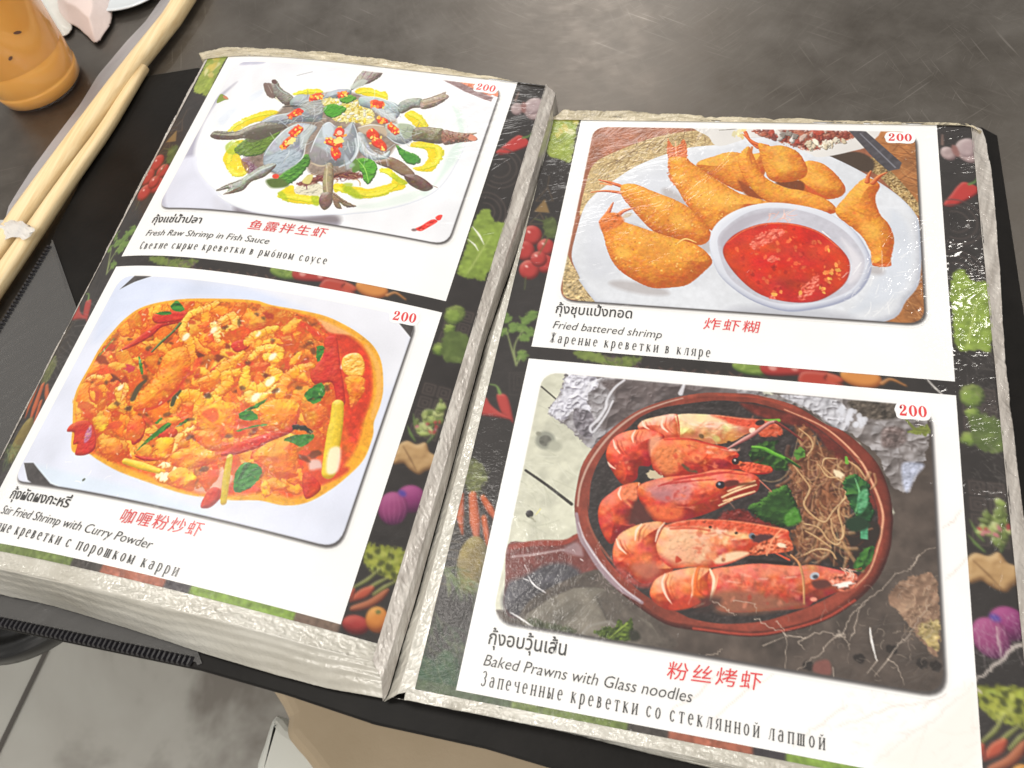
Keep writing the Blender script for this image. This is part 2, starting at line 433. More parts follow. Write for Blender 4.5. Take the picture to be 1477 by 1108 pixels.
    cv.shape(rim, (120, 52, 40), soft=1.2, bulge=9, hi=(176, 92, 72), lo=(66, 30, 28), var=.08, vs=20)
    cv.shape("B 60,840 80,680 130,550 260,370 430,225 620,150 900,115 1100,120 C 150,120 380,190 590,300 700,385 830,520 900,640 970,800 1000,900 E 1020,150 1000,280 930,420 820,530 680,620 500,680 300,705 0,670 D 1100,800 920,670 800,570 660,420 560,240", (136, 62, 48), soft=2, var=.1, vs=20)
    inner = "B 135,860 150,680 200,540 290,410 400,310 480,240 620,180 800,150 1000,130 1150,140 C 150,150 330,205 480,270 600,350 720,450 830,570 900,700 945,850 950,960 E 985,100 970,250 915,370 800,475 650,560 500,615 350,655 150,665 0,640 D 1200,760 1000,660 850,540 740,430 660,300 600,150 590,0"
    cv.shape(inner, (52, 46, 46), soft=1.5, var=.12, tex=.3, lo=(30, 26, 26))
    cv.shape("C 40,145 330,205 480,270 600,350 720,450 830,570 900,700 945,850 870,800 780,640 640,500 520,330 350,290 150,230", (104, 42, 36), soft=6, var=.12)
    for p, w, c, a in (("B 62,830 82,690 150,530 280,360 450,225 620,155 760,115", [3, 4, 2], (206, 176, 160), .8), ("C 330,190 560,290 700,390 830,525 900,650 960,790 985,900 975,1000 E 990,230 940,380 860,470", [1.5, 3.4, 3, 1.5], (236, 176, 140), .9),
                       ("D 515,100 540,240 600,340 680,460 800,590 950,690", [5, 9, 10, 5], (164, 148, 160), .85), ("D 530,160 580,290 690,450 820,590 940,680", [1.5, 2.5, 1.5], (226, 218, 222), .8), ("E 0,690 300,722 500,696 700,636 860,540", [3, 3, 3], (190, 76, 58), .8),
                       ("B 1000,92 C 150,112 380,180", [3, 2], (168, 70, 50), .8), ("D 580,120 640,260 740,400 860,520", [3, 4, 2], (150, 84, 66), .8)):
        cv.stroke(p, w, c, soft=2., alpha=a)
    # noodles
    nd = "C 400,310 500,320 560,420 700,510 800,560 860,640 760,760 740,900 730,1100 E 760,180 800,250 700,300 560,280 520,180 C 440,950 440,860 370,700 360,560 430,480"
    cv.shape(nd, (116, 70, 46), soft=6, edge=4, var=.16, vs=8, tex=1.6, ts=8, hi=(196, 142, 100), lo=(62, 32, 22))
    cv.shape("C 780,900 960,960 E 960,260 840,360 700,330 740,200", (48, 40, 36), soft=4)
    cv.hairs(nd, 110, (20, 60), (3, 7), [(196, 152, 106), (168, 112, 76), (100, 58, 42), (150, 92, 60), (130, 76, 52)], ang=70, curl=1.3, soft=1.8, alpha=.62, bulge='r')
    cv.hairs(nd, 60, (20, 50), (1.2, 2.4), [(204, 164, 118), (212, 178, 132), (90, 50, 36)], ang=70, curl=1.5, soft=1.6, alpha=.45)
    for p in ("C 430,320 500,380 520,440 480,500", "C 590,580 660,640 720,680 740,760 690,860 720,1000 690,1090 620,1060 560,980 460,950", "C 390,560 450,640 500,720 460,820 520,900 600,940 660,860 740,780", "C 470,1000 540,1040 640,1110", "C 640,920 650,1000 680,1060 720,1040 730,960", "C 750,530 820,580 870,650", "C 580,570 600,520 680,520", "E 590,300 660,270 730,280 760,320", "C 560,560 620,640 700,640"):
        cv.stroke(p, [2, 3.4, 2.2], (210, 172, 124), soft=1.2, bulge='r', hi=(246, 222, 180), lo=(136, 84, 54), alpha=.9)
    cv.ell("C 690,620", 9, 5, 30, (240, 222, 186), soft=3, wob=.2)
    # greens
    g = dict(soft=1.3, edge=1.2, hi=(116, 178, 70), lo=(16, 34, 18), con=1.5)
    cv.shape("C 90,480 130,430 220,400 290,400 260,450 330,500 350,590 250,590 170,560 110,540", (34, 62, 28), fold=2.6, fs=8, **g)
    cv.shape("C 90,840 180,790 260,720 350,700 390,780 430,870 440,930 340,970 240,960 140,900", (40, 74, 32), bulge=10, fold=1.6, fs=20, var=.1, **g)
    cv.shape("C 330,900 400,840 435,900 435,940 350,968", (74, 136, 44), tex=.6, soft=4)
    cv.shape("C 720,660 790,620 860,660 900,700 900,800 925,890 870,950 800,890 740,760", (36, 84, 48), bulge=6, fold=3, fs=20, **g)
    cv.stroke("C 800,650 830,760 800,880", [1, 3, 1], (120, 190, 130), soft=1.6); cv.shape("C 820,760 880,720 880,830 820,880", (84, 160, 108), soft=3, tex=.8)
    cv.shape("C 835,965 885,960 885,1055 835,1050", (78, 158, 116), smooth=False, soft=1.5, tex=.7); cv.shape("C 740,930 830,900 900,960 830,1000 760,990", (34, 58, 40), soft=4)
    cv.shape("E 850,360 890,290 950,250 965,290 930,360 880,385", (54, 104, 46), fold=2, fs=8, **g)
    cv.shape("C 390,480 430,440 460,460 470,500 420,520", (90, 140, 56), tex=.8, **g)
    cv.stroke("C 118,440 190,450 270,490 360,530 430,575", [4, 7, 6, 3], (96, 168, 52), bulge='r', hi=(160, 216, 96), lo=(50, 96, 30)); cv.stroke("C 340,520 430,575", [4, 3], (30, 60, 30), soft=2)
    cv.stroke("B 1290,262 1400,262", [3, 5], (120, 180, 60))
    cv.stroke("C 740,510 745,545", [4, 5], (110, 170, 60))
    # prawns, back to front
    R = ((226, 82, 48), (252, 176, 140), (140, 28, 20)); O = ((232, 112, 66), (255, 206, 168), (160, 44, 24))
    prawn(cv, "B 462,300 500,262 600,235 720,222 740,300 738,378 640,388 560,345 480,332", "B 722,226 950,225 1150,248 1290,262 1400,300 1340,350 1200,350 1100,400 960,422 850,388 742,375 728,300", ((238, 136, 100), (255, 224, 204), (196, 70, 44)), ((238, 204, 150), (255, 238, 204), (196, 120, 74)), ["B 490,268 505,300 540,325", "B 630,240 622,300 660,340"], None)
    cv.shape("B 950,228 1150,248 1300,262 1400,300 1330,320 1180,310 1060,280", (224, 84, 56), soft=5, tex=.6); cv.shape("B 740,228 920,226 1050,270 900,270 760,262", (246, 214, 168), soft=6, alpha=.7)
    cv.stroke("B 722,225 735,300 738,378", [1.5, 2.5, 1.5], (190, 70, 44), soft=1.5)
    cv.ell("B 885,368", 4, 3, 30, (110, 80, 50), soft=2); cv.ell("B 1068,408", 3, 2, 0, (60, 40, 30), soft=1.5); cv.ell("B 985,385", 6, 4, 30, (206, 186, 110), soft=4)
    cv.ell("B 1275,278", 7, 4, -10, (50, 34, 34)); cv.ell("B 1225,330", 5, 4, 0, (246, 222, 200), soft=2); cv.shape("B 1260,310 1400,300 1410,360 1280,370", (206, 86, 54), soft=3, tex=.8, edge=1.5)
    prawn(cv, "B 250,480 290,390 370,340 480,322 570,330 640,372 580,440 550,560 470,570 455,650 380,692 330,660 270,560", "B 548,470 600,398 680,378 800,384 950,420 1070,450 1135,490 1120,520 1180,545 1342,568 1345,612 1230,622 1130,590 1040,596 900,612 760,632 640,638 565,590", R, ((226, 86, 50), (250, 156, 108), (150, 28, 22)), ["B 445,328 425,370 432,410", "B 298,392 312,440 342,482", "B 262,540 280,565 312,585"], None)
    cv.shape("B 540,380 620,375 580,440 545,500", (244, 178, 140), soft=6, alpha=.8); cv.shape("B 570,470 650,430 740,450 760,540 720,610 640,620 580,560", (232, 136, 76), soft=9, alpha=.85, tex=.5); cv.ell("B 850,510", 9, 6, 0, (246, 150, 100), soft=7, alpha=.7)
    cv.shape("B 520,620 560,600 640,645 560,655", (206, 190, 160), soft=2, edge=2); cv.stroke("B 760,560 800,590 850,605", [4, 6, 4], (90, 70, 46), soft=3)
    cv.stroke("B 640,390 800,388 950,424 1060,455", [2, 3, 3], (196, 34, 30), soft=3, alpha=.8)
    cv.ell("B 1112,535", 5.5, 5, 0, (32, 26, 28), soft=1.3); cv.ell("B 1107,528", 1.4, 1.4, 0, (230, 225, 225), soft=1.)
    cv.shape("B 1140,555 1200,540 1340,575 1340,605 1220,612 1150,590", (226, 84, 54), soft=1.6, tex=1.4, hi=(255, 190, 150)); 
    prawn(cv, "B 196,890 220,800 290,740 360,695 470,675 482,720 455,790 470,860 410,930 450,965 350,1030 280,1085 220,1000", "B 458,725 500,680 640,642 850,620 1000,588 1180,606 1262,640 1272,690 1240,745 1100,795 1000,850 870,900 700,942 570,932 492,840", ((212, 70, 46), (244, 152, 116), (130, 28, 24)), ((222, 84, 56), (250, 166, 130), (146, 30, 22)), ["B 350,705 335,750 350,790", "B 470,680 465,730"], None)
    cv.shape("B 360,720 440,690 460,740 450,800 390,790 440,850 400,830 350,780", (236, 130, 86), soft=4, tex=.4); cv.shape("B 440,800 500,820 560,920 420,960 400,930", (88, 44, 40), soft=7)
    cv.shape("B 520,710 650,670 800,680 820,760 760,810 640,790 540,760", (212, 128, 126), soft=10, alpha=.9, tex=.4); cv.shape("B 560,740 680,730 660,800 580,790", (176, 116, 122), soft=8, alpha=.7); cv.shape("B 520,840 640,830 760,850 740,920 600,925", (238, 116, 62), soft=9, alpha=.8)
    for p in ("B 600,700 760,650 1000,610 1190,625", "B 620,690 800,668 980,655", "B 700,655 900,632 1100,600", "B 820,830 900,800 1000,740"):
        cv.stroke(p, [2, 3, 2], (182, 36, 34), soft=2.2, alpha=.75)
    for p in ("B 1020,775 1120,730 1250,690", "B 1030,800 1140,765 1240,735", "B 1060,735 1150,700 1240,665", "B 1000,830 1090,790"):
        cv.stroke(p, [2, 3.5, 2], (244, 206, 160), soft=1.6)
    cv.stroke("B 1130,690 1240,680", [5, 4], (120, 66, 40), soft=3)
    cv.ell("B 1012,692", 7, 5.5, 0, (30, 28, 36), soft=1.3); cv.ell("B 1004,685", 2, 1.6, 0, (150, 160, 180), soft=1.2); cv.shape("B 1040,670 1120,660 1130,690 1050,705", (96, 40, 34), soft=3)
    cv.shape("B 1040,870 1180,860 1240,910 1420,980 1300,960 1100,930 1000,920", (120, 36, 32), soft=4, tex=1., edge=2)
    prawn(cv, "D 757,340 790,250 850,205 950,165 1080,152 1110,200 1060,290 1080,400 1165,462 1060,535 950,565 860,490 770,440", "D 1045,330 1060,260 1110,180 1260,142 1476,140 E 300,128 400,145 500,165 510,200 525,272 400,292 300,300 200,342 100,366 -20,362 D 1160,462 1085,410", O, ((238, 150, 106), (255, 220, 184), (190, 62, 36)), ["D 948,168 915,210 905,275", "D 1102,158 1062,210 1040,285", "D 780,268 800,320 845,365"], None)
    cv.shape("D 1110,180 1260,142 1476,140 E 300,130 460,160 500,185 400,200 250,180 60,150 D 1200,190", (224, 78, 46), soft=5, tex=.8, alpha=.9)
    cv.shape("D 1100,300 1180,240 1330,230 1420,330 1400,420 1200,440 1080,380", (248, 196, 156), soft=12, alpha=.8, tex=.4); cv.shape("D 1180,380 1215,410 1175,425", (196, 66, 40), soft=2); cv.stroke("D 1140,200 1280,195 1400,210", [2, 3, 2], (206, 74, 48), soft=3)
    cv.shape("E 120,310 220,280 300,290 200,335 120,345", (242, 206, 168), soft=4); cv.ell("E 160,325", 3, 3, 0, (170, 110, 80), soft=2)
    cv.shape("D 770,430 860,480 950,560 1050,520 1000,590 880,570 780,480", (176, 66, 58), soft=6, alpha=.8, tex=.6); cv.shape("D 880,450 1020,420 1080,480 980,540", (186, 110, 88), soft=9, alpha=.8)
    for c in ("E 90,150", "E 228,182"):
        cv.ell(c, 2.4, 2, 0, (40, 26, 24), soft=1.2)
    cv.shape("E 315,195 420,195 420,240 330,230", (84, 48, 50), soft=3, edge=1.5); cv.ell("E 312,198", 4.5, 4.5, 0, (120, 128, 140), soft=1.5); cv.ell("E 318,202", 3, 3, 0, (30, 28, 32), soft=1.3)
    cv.shape("E 310,260 420,210 510,225 525,272 400,292 310,300", (224, 104, 66), soft=2, tex=1.6, hi=(255, 214, 176)); cv.stroke("E 390,300 420,220 470,160", [2, 3, 2], (240, 150, 110)); cv.ell("E 470,250", 9, 3, 10, (250, 226, 196), soft=2, wob=.3)
    cv.stroke("E 440,290 510,325", [2, 3], (220, 90, 60)); cv.stroke("E 300,330 520,345", [5, 4], (34, 26, 24), soft=3)
    prawn(cv, "D 1003,640 1030,550 1100,500 1200,470 1310,455 1400,462 E 95,375 100,470 95,560 0,582 D 1350,690 1280,722 1150,742 1060,710", "E 88,385 200,360 350,345 540,358 640,352 800,385 872,405 858,470 780,492 650,545 590,582 400,595 250,605 130,590 82,500", O, ((212, 86, 62), (244, 158, 126), (140, 50, 38)), ["D 1105,500 1085,560 1110,640 1150,700", "D 1310,460 1290,540 1290,620 1260,700"], None)
    cv.shape("D 1310,460 1400,462 E 30,372 20,480 D 1370,660 1290,660", (236, 110, 40), soft=3, alpha=.8); cv.stroke("E 90,378 110,440 90,540", [3, 5, 2], (250, 220, 190), soft=1.6); cv.stroke("E 130,400 122,450 100,530", [1, 3, 1], (240, 180, 140), soft=1.6)
    cv.shape("E 100,500 300,490 500,540 590,560 400,600 250,610 120,595", (150, 100, 78), soft=10, alpha=.85); cv.shape("E 130,400 300,380 500,370 560,380 400,410 200,430", (238, 128, 100), soft=9, alpha=.6)
    cv.shape("D 1280,660 1476,660 E 100,600 0,610 D 1300,730", (60, 46, 44), soft=7, alpha=.7); cv.shape("D 1150,690 1290,650 1340,690 1280,722 1150,742", (206, 70, 48), soft=5, alpha=.7)
    cv.stroke("E 520,300 560,340 580,400 588,470 590,560", [2.5, 3.5, 3.5, 2.5], (216, 152, 100), bulge='r', hi=(250, 206, 160))
    cv.ell("E 645,410", 7, 5, -20, (186, 192, 202), soft=1.6); cv.ell("E 650,415", 4, 3, 0, (70, 70, 80), soft=2); cv.shape("E 630,440 700,430 740,460 660,480", (96, 52, 46), soft=4); cv.shape("E 720,420 860,400 860,470 780,490", (222, 120, 92), soft=3, tex=1.8, hi=(255, 220, 200)); cv.ell("E 810,455", 12, 4, -5, (250, 240, 232), soft=2, wob=.25)
    cv.ell("E 640,535", 5, 3, 0, (230, 150, 130), soft=2); cv.hairs("E 690,310 760,360 860,380 800,390", 10, (8, 18), (.6, 1.2), [(230, 190, 170), (190, 80, 60)], ang=30, soft=1)
    cv.stroke("B 1062,450 1150,400 1230,355 1330,285 1380,272", [3, 7, 6, 5], (196, 128, 122), bulge='r', hi=(240, 196, 186), lo=(120, 60, 60)); cv.stroke("B 1380,272 1476,335 1560,400", [5, 4, 3], (122, 48, 44), bulge='r')
    cv.stroke("B 1270,660 1350,735", [2, 1.5], (200, 120, 100))
    cv.scatter("B 280,350 560,340 540,560 300,600", 14, (1, 3), [(180, 50, 34), (244, 160, 120)], soft=2.5, alpha=.5); cv.scatter("B 700,400 1040,440 1000,580 700,600", 26, (1.2, 4), [(200, 40, 30), (248, 150, 100), (240, 110, 64)], soft=3, alpha=.5)
    cv.scatter("B 500,700 980,640 900,870 560,900", 30, (1.2, 4), [(196, 44, 36), (240, 150, 130), (236, 110, 70)], soft=3, alpha=.45); cv.scatter("E 20,140 280,150 280,280 20,340", 40, (1.2, 5), [(210, 74, 44), (255, 214, 170), (240, 140, 90)], soft=3, alpha=.5); cv.scatter("E 130,380 560,370 560,560 130,570", 50, (1.2, 4), [(190, 60, 44), (238, 150, 120), (150, 84, 66)], soft=3, alpha=.45)
    cv.ell("D 203,100", 5.5, 5.5, 0, (44, 40, 44), bulge=5, hi=(110, 108, 116)); cv.stroke("D 245,105 275,68", [1.5, 2], (232, 226, 150)); cv.stroke("D 215,125 240,150", [4, 2], (150, 150, 130), soft=3)
    cv.hairs("D 640,260 1000,640 900,720 640,560", 40, (4, 14), (.5, .9), [(220, 206, 206), (180, 160, 160)], soft=1, alpha=.45)
    for p in ("D 170,440 190,480", "D 195,515 230,570 310,625", "D 160,530 200,545", "D 540,400 560,412", "D 75,755 150,800 235,858"):
        cv.stroke(p, [1, 2.6, 1], (245, 242, 245), soft=1.4)
    creases(cv, 3)
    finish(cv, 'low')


def fry(cv, pts, **k):
    cv.shape(pts, (232, 152, 50), hi=(250, 204, 92), lo=(188, 92, 22), bulge='max', soft=1.4, tex=.55, ts=8, var=.025, vs=4, hue=7, con=1.6, edge=.4, **k)


def art_fried(cv):
    cv.shape("o 780,150 1400,150 1400,500 780,500", (160, 98, 70), smooth=False, var=.08, vs=20)
    cv.hairs("F 280,140 1000,140 1000,260 280,380", 90, (30, 90), (1, 3), [(182, 118, 88), (138, 78, 54), (196, 140, 112)], ang=-8, curl=.1, soft=2.5, alpha=.5)
    mat = (204, 178, 128)
    cv.shape("F 200,700 235,520 290,380 430,300 700,205 1000,170 1100,260 850,290 600,380 450,470 330,560 260,620", mat, soft=2, var=.08, vs=4, tex=.4, ts=2, hi=(226, 206, 156), lo=(140, 112, 74))
    cv.hairs("F 240,620 280,420 450,310 700,220 980,185 1050,250 750,310 450,440 300,560", 240, (6, 18), (.8, 1.8), [(226, 208, 160), (150, 122, 78), (120, 92, 58), (206, 184, 134)], ang=-25, curl=.3, soft=1.2, alpha=.7)
    for o in (0, 26, 52, 78):
        cv.stroke(np.array([(852 + o * .4, 262 - o * .14), (888 + o * .25, 235 - o * .16), (950, 212 - o * .2), (1010, 202 - o * .2)]), 1, (116, 90, 58), soft=1.5, alpha=.6)
    cv.shape("A 420,-40 480,-10 600,150 540,150 470,110 430,60", mat, soft=1.5, var=.12, vs=4, tex=1., ts=4, lo=(112, 88, 56)); cv.hairs("A 425,0 480,0 580,130 480,110", 70, (8, 22), (1, 2.4), [(226, 208, 160), (130, 100, 62), (206, 184, 134)], ang=35, curl=.3, soft=1.2, alpha=.75)
    cv.shape("F 120,960 150,1000 250,1200 100,1200", mat, soft=1.5, var=.15, vs=4, tex=1.)
    # right-hand wood
    cv.shape("G 740,110 1010,110 1040,1000 860,1000 900,330", (172, 112, 62), smooth=False, soft=2, var=.1, vs=20)
    cv.hairs("G 780,130 1000,150 1010,980 880,960 900,340", 110, (20, 70), (.8, 2.4), [(134, 78, 38), (198, 142, 88), (110, 62, 32)], ang=8, curl=.15, soft=2, alpha=.6)
    cv.shape("G 720,260 800,240 880,300 1000,440 1000,500 900,400 820,320", (176, 146, 92), soft=2, var=.15, vs=4, tex=1., ts=2, lo=(90, 62, 34)); cv.hairs("G 780,260 1000,450 990,490 840,320", 60, (5, 14), (.8, 1.8), [(222, 196, 140), (110, 80, 44)], ang=60, soft=1.2, alpha=.7)
    cv.shape("G 560,240 720,215 800,250 800,300 740,300", (74, 58, 46), soft=5)
    # plate
    cv.shape("F 150,960 185,790 230,650 300,565 420,478 560,390 740,318 900,275 1100,255 G 300,150 500,195 620,240 760,310 900,400 985,485 1010,560 1012,780 950,880 860,972 500,990 0,960 A 640,150 590,138 500,20 F 200,1090", (222, 226, 234), soft=1.5, var=.015, bulge=14, hi=(238, 241, 247), lo=(188, 192, 204))
    cv.shape("F 260,760 420,560 620,440 760,420 820,560 640,700 500,900 400,1080 250,1060", (214, 218, 228), soft=22, alpha=.7)
    cv.shape("G 880,480 960,560 970,760 880,880 700,940 760,860 860,700", (208, 216, 230), soft=14, alpha=.6)
    # second plate behind
    cv.shape("G 40,90 770,90 790,180 700,215 560,240 500,215 300,150 120,190 70,150", (226, 224, 222), soft=2); cv.shape("G 280,118 700,125 690,165 600,185 560,205 500,205 330,150", (168, 88, 66), soft=3, edge=3, var=.12, vs=4, tex=1.4, ts=4, hi=(226, 196, 170), lo=(96, 40, 32))
    cv.scatter("G 290,120 690,130 680,165 500,200 330,150", 60, (2.5, 6), [(150, 60, 44), (178, 96, 70), (120, 44, 36), (222, 208, 196), (190, 70, 50)], soft=2.2, bulge=4, alpha=.75); cv.scatter("G 500,175 600,160 680,165 600,200 520,205", 26, (2, 5), [(234, 224, 204), (216, 200, 170)], soft=1.5, bulge=3); cv.scatter("G 360,125 460,125 460,165 380,165", 10, (3, 6), [(220, 214, 208), (150, 140, 132)], soft=1.6, bulge=3)
    cv.shape("G 690,118 770,125 930,265 920,292 870,302 800,240", (78, 74, 80), smooth=False, soft=1.5, tex=.6, ts=8, hi=(140, 138, 146)); cv.stroke("G 745,135 900,285", [2, 3], (128, 128, 138), soft=2)
    cv.stroke("F 1075,168 1185,160", [1.4, 1.4], (90, 82, 66)); cv.scatter("F 1160,180 1230,160 1240,210 1180,210", 8, (2, 4), [(226, 206, 140), (236, 226, 180)], soft=1.5)
    # contact shade printed in the picture
    for c, rx, ry, a in (("F 820,620", 30, 10, 40), ("F 620,830", 34, 9, 28), ("G 800,735", 18, 8, 20), ("F 990,900", 26, 9, -10), ("A 820,60", 44, 8, 10)):
        cv.ell(c, rx, ry, a, (168, 160, 160), soft=9, alpha=.6)
    T = (224, 110, 52); th = dict(hi=(255, 190, 130), lo=(160, 56, 20))
    fry(cv, "F 930,385 1050,328 1150,303 1260,318 1350,318 1360,440 1240,540 1200,550 1080,490"); cv.stroke("F 960,390 1080,395 1180,380", [2, 3, 2], (196, 110, 30), soft=2.5, alpha=.6)
    cv.shape("F 1190,480 1260,520 1380,600 1250,580", (150, 70, 22), soft=5)
    fry(cv, "G 490,265 560,262 620,300 676,370 665,410 600,428 520,402 470,370"); cv.shape("G 480,350 560,400 610,425 540,415", (206, 88, 34), soft=4)
    cv.shape("G 370,350 480,345 490,390 400,372", (120, 60, 24), soft=4)
    fry(cv, "G 200,240 245,192 272,240 312,320 400,372 500,392 600,432 640,482 550,500 450,470 350,450 270,390 215,310")
    cv.stroke("G 232,128 252,165 290,195", [7, 6, 10], T, bulge='r', tex=.5, **th); cv.stroke("G 225,140 275,178 330,190", [3, 8, 8], T, bulge='r', **th); cv.stroke("G 262,195 255,240 262,270", [4, 3], (200, 110, 40), soft=2)
    fry(cv, "G 290,180 340,190 400,188 470,220 508,290 490,332 410,352 340,338 312,275"); 
    fry(cv, "G 760,335 812,345 832,372 812,420 830,490 872,540 896,610 882,690 878,726 800,722 790,660 740,580 636,492 670,425")
    cv.stroke("G 775,350 780,325 792,302", [9, 7, 3], T, bulge='r', **th); cv.stroke("G 800,355 830,325 862,308", [9, 7, 3], T, bulge='r', **th); cv.stroke("G 800,715 840,722 880,720", [4, 5, 3], (214, 104, 44))
    cv.stroke("G 700,470 780,500 830,500", [2, 4, 2], (196, 110, 32), soft=4, alpha=.6)
    cv.shape("F 752,222 775,255 790,268 820,262 850,225 868,262 868,350 760,352", (220, 116, 60), soft=1.3, tex=.8, ts=2, edge=.8, hi=(252, 190, 140), lo=(160, 60, 26)); cv.stroke("F 800,240 805,330", [2, 1.5], (246, 190, 150), soft=1.5)
    fry(cv, "F 757,345 862,338 900,370 960,410 1080,490 1200,560 1330,600 1420,640 1250,680 1150,760 1040,800 960,735 870,630 815,540 770,460"); cv.stroke("F 765,380 760,440 790,500", [2, 4, 2], (206, 96, 40), edge=2, soft=2)
    cv.stroke("F 480,525 400,498 322,478", [8, 7, 3], T, bulge='r', **th); cv.stroke("F 470,560 360,548 272,556", [8, 5, 2.5], T, bulge='r', **th); cv.stroke("F 400,510 330,500", [4, 3], (236, 150, 90))
    fry(cv, "F 455,530 480,505 560,508 660,550 790,600 880,648 960,720 1012,790 1022,842 960,888 860,862 720,824 650,790 580,722 510,640 465,580")
    cv.stroke("F 340,740 380,680 410,622", [12, 9, 3], T, bulge='r', **th); cv.stroke("F 440,700 480,672 545,652", [9, 8, 3], T, bulge='r', **th); cv.ell("F 500,700", 7, 3, -20, (206, 190, 170), soft=3)
    fry(cv, "F 325,740 375,690 440,690 475,738 560,768 680,808 800,845 930,885 1000,938 1030,1000 960,1072 A 1105,25 1060,48 984,58 920,62 860,50 780,10 F 440,1035 385,950 350,830"); cv.shape("F 325,740 375,690 440,690 480,740 400,790 345,800", (222, 112, 48), soft=5, tex=.8, alpha=.8)
    cv.stroke("F 800,885 860,848 930,870", [1.5, 3, 1.5], (250, 214, 130), soft=1.6); cv.ell("F 470,935", 11, 8, 0, (250, 200, 84), soft=10, alpha=.6); cv.ell("F 690,930", 24, 13, 10, (216, 140, 50), soft=14, alpha=.5)
    for c, r in (("F 980,570", 16), ("F 820,470", 9), ("G 160,440", 13), ("G 560,340", 9), ("G 790,570", 11), ("F 700,620", 9), ("F 830,740", 10), ("G 400,270", 10)):
        cv.ell(c, r * 1.5, r, 30, (250, 204, 96), soft=r, alpha=.4)
    cv.scatter("F 780,400 1300,600 1050,770 860,600", 40, (.6, 1.5), [(255, 220, 130), (200, 110, 30)], soft=1, alpha=.5); cv.scatter("F 380,800 960,900 900,1080 440,1020", 60, (.6, 1.6), [(255, 226, 140), (190, 104, 30), (214, 150, 70)], soft=1, alpha=.55); cv.scatter("F 500,540 960,740 940,860 650,770", 34, (.6, 1.4), [(255, 216, 130), (190, 100, 26)], soft=1, alpha=.5)
    # bowl of sauce
    cv.ell("G 440,950", 95, 14, 4, (170, 172, 184), soft=16, alpha=.55)
    cv.shape("G 72,610 105,535 195,475 320,444 450,450 600,488 720,570 788,680 790,762 740,842 650,892 520,922 400,926 250,874 130,782 85,695", (218, 222, 234), soft=1.4, bulge=12, hi=(244, 246, 252), lo=(160, 166, 190), con=1.5)
    cv.shape("G 108,615 150,548 240,488 345,466 480,478 600,520 700,592 762,685 752,765 700,832 600,874 480,894 360,888 250,844 150,760", (196, 196, 208), soft=2.5, var=.02)
    cv.shape("G 118,600 200,520 330,480 420,480 300,520 200,580 140,660", (176, 172, 184), soft=8, alpha=.8); cv.shape("G 660,600 745,690 740,770 690,800 700,700", (226, 224, 232), soft=8, alpha=.8)
    cv.shape("G 132,665 160,605 230,560 330,533 450,537 560,572 650,640 697,710 684,790 620,850 530,886 400,882 280,842 180,752", (204, 46, 22), soft=2, var=.06, vs=20, tex=.5, ts=20, hue=12, hi=(226, 80, 50), lo=(150, 24, 10), rim=2)
    cv.stroke("G 150,620 230,565 330,536 450,541 560,576 650,645", [2, 3, 2], (232, 120, 70), soft=2, alpha=.8)
    for p in ("G 255,620 300,580 360,560 410,570 380,600 320,630 270,655", "G 330,690 360,680 380,695 345,712", "G 480,830 520,790 555,762 562,800 530,850 470,880", "G 340,870 355,845 362,868"):
        cv.shape(p, (232, 106, 84), soft=2.5, tex=1.4, edge=1.5, hi=(255, 190, 170), lo=(190, 40, 24))
    cv.scatter("G 180,600 450,560 660,700 600,840 400,860 220,760", 90, (1, 3.4), [(224, 80, 50), (160, 24, 12), (236, 130, 70), (190, 36, 20)], soft=2, alpha=.6); cv.scatter("G 300,840 520,830 680,780 650,700 560,600 600,860 450,875", 26, (1.8, 3.4), [(244, 190, 84), (250, 160, 80), (236, 120, 60)], soft=1.3, alpha=.85)
    cv.hairs("G 330,500 440,490 450,530 330,530", 14, (6, 16), (.8, 1.6), [(246, 206, 190), (240, 170, 150)], ang=-30, soft=1.2, alpha=.8); cv.stroke("G 575,570 610,600", [2, 1], (255, 250, 245))
    cv.hairs("G 640,760 980,660 1000,800 860,960 640,940", 40, (6, 22), (.5, 1), [(252, 253, 255)], ang=-45, curl=.2, soft=1, alpha=.7)
    finish(cv, 'top')


def chilli(cv, c, ang, L=9, W=4.5):    # dressing of chopped red chilli and garlic
    cv.ell(c, L, W, ang, (206, 60, 36), soft=3, wob=.1, bulge=5, hi=(246, 120, 80), lo=(140, 34, 22))
    p = tr(c)[0]; a = math.radians(ang)
    for i in range(13):
        u, v = cv.rng.uniform(-.95, .95) * L, cv.rng.uniform(-.8, .8) * W
        q = (p[0] + u * math.cos(a) - v * math.sin(a), p[1] + u * math.sin(a) + v * math.cos(a))
        cv.ell(q, cv.rng.uniform(1.4, 3), cv.rng.uniform(1, 2), cv.rng.uniform(0, 180), [(236, 84, 50), (250, 176, 60), (252, 214, 110), (214, 40, 40), (244, 120, 60)][cv.rng.integers(5)], soft=1.5, wob=.08)


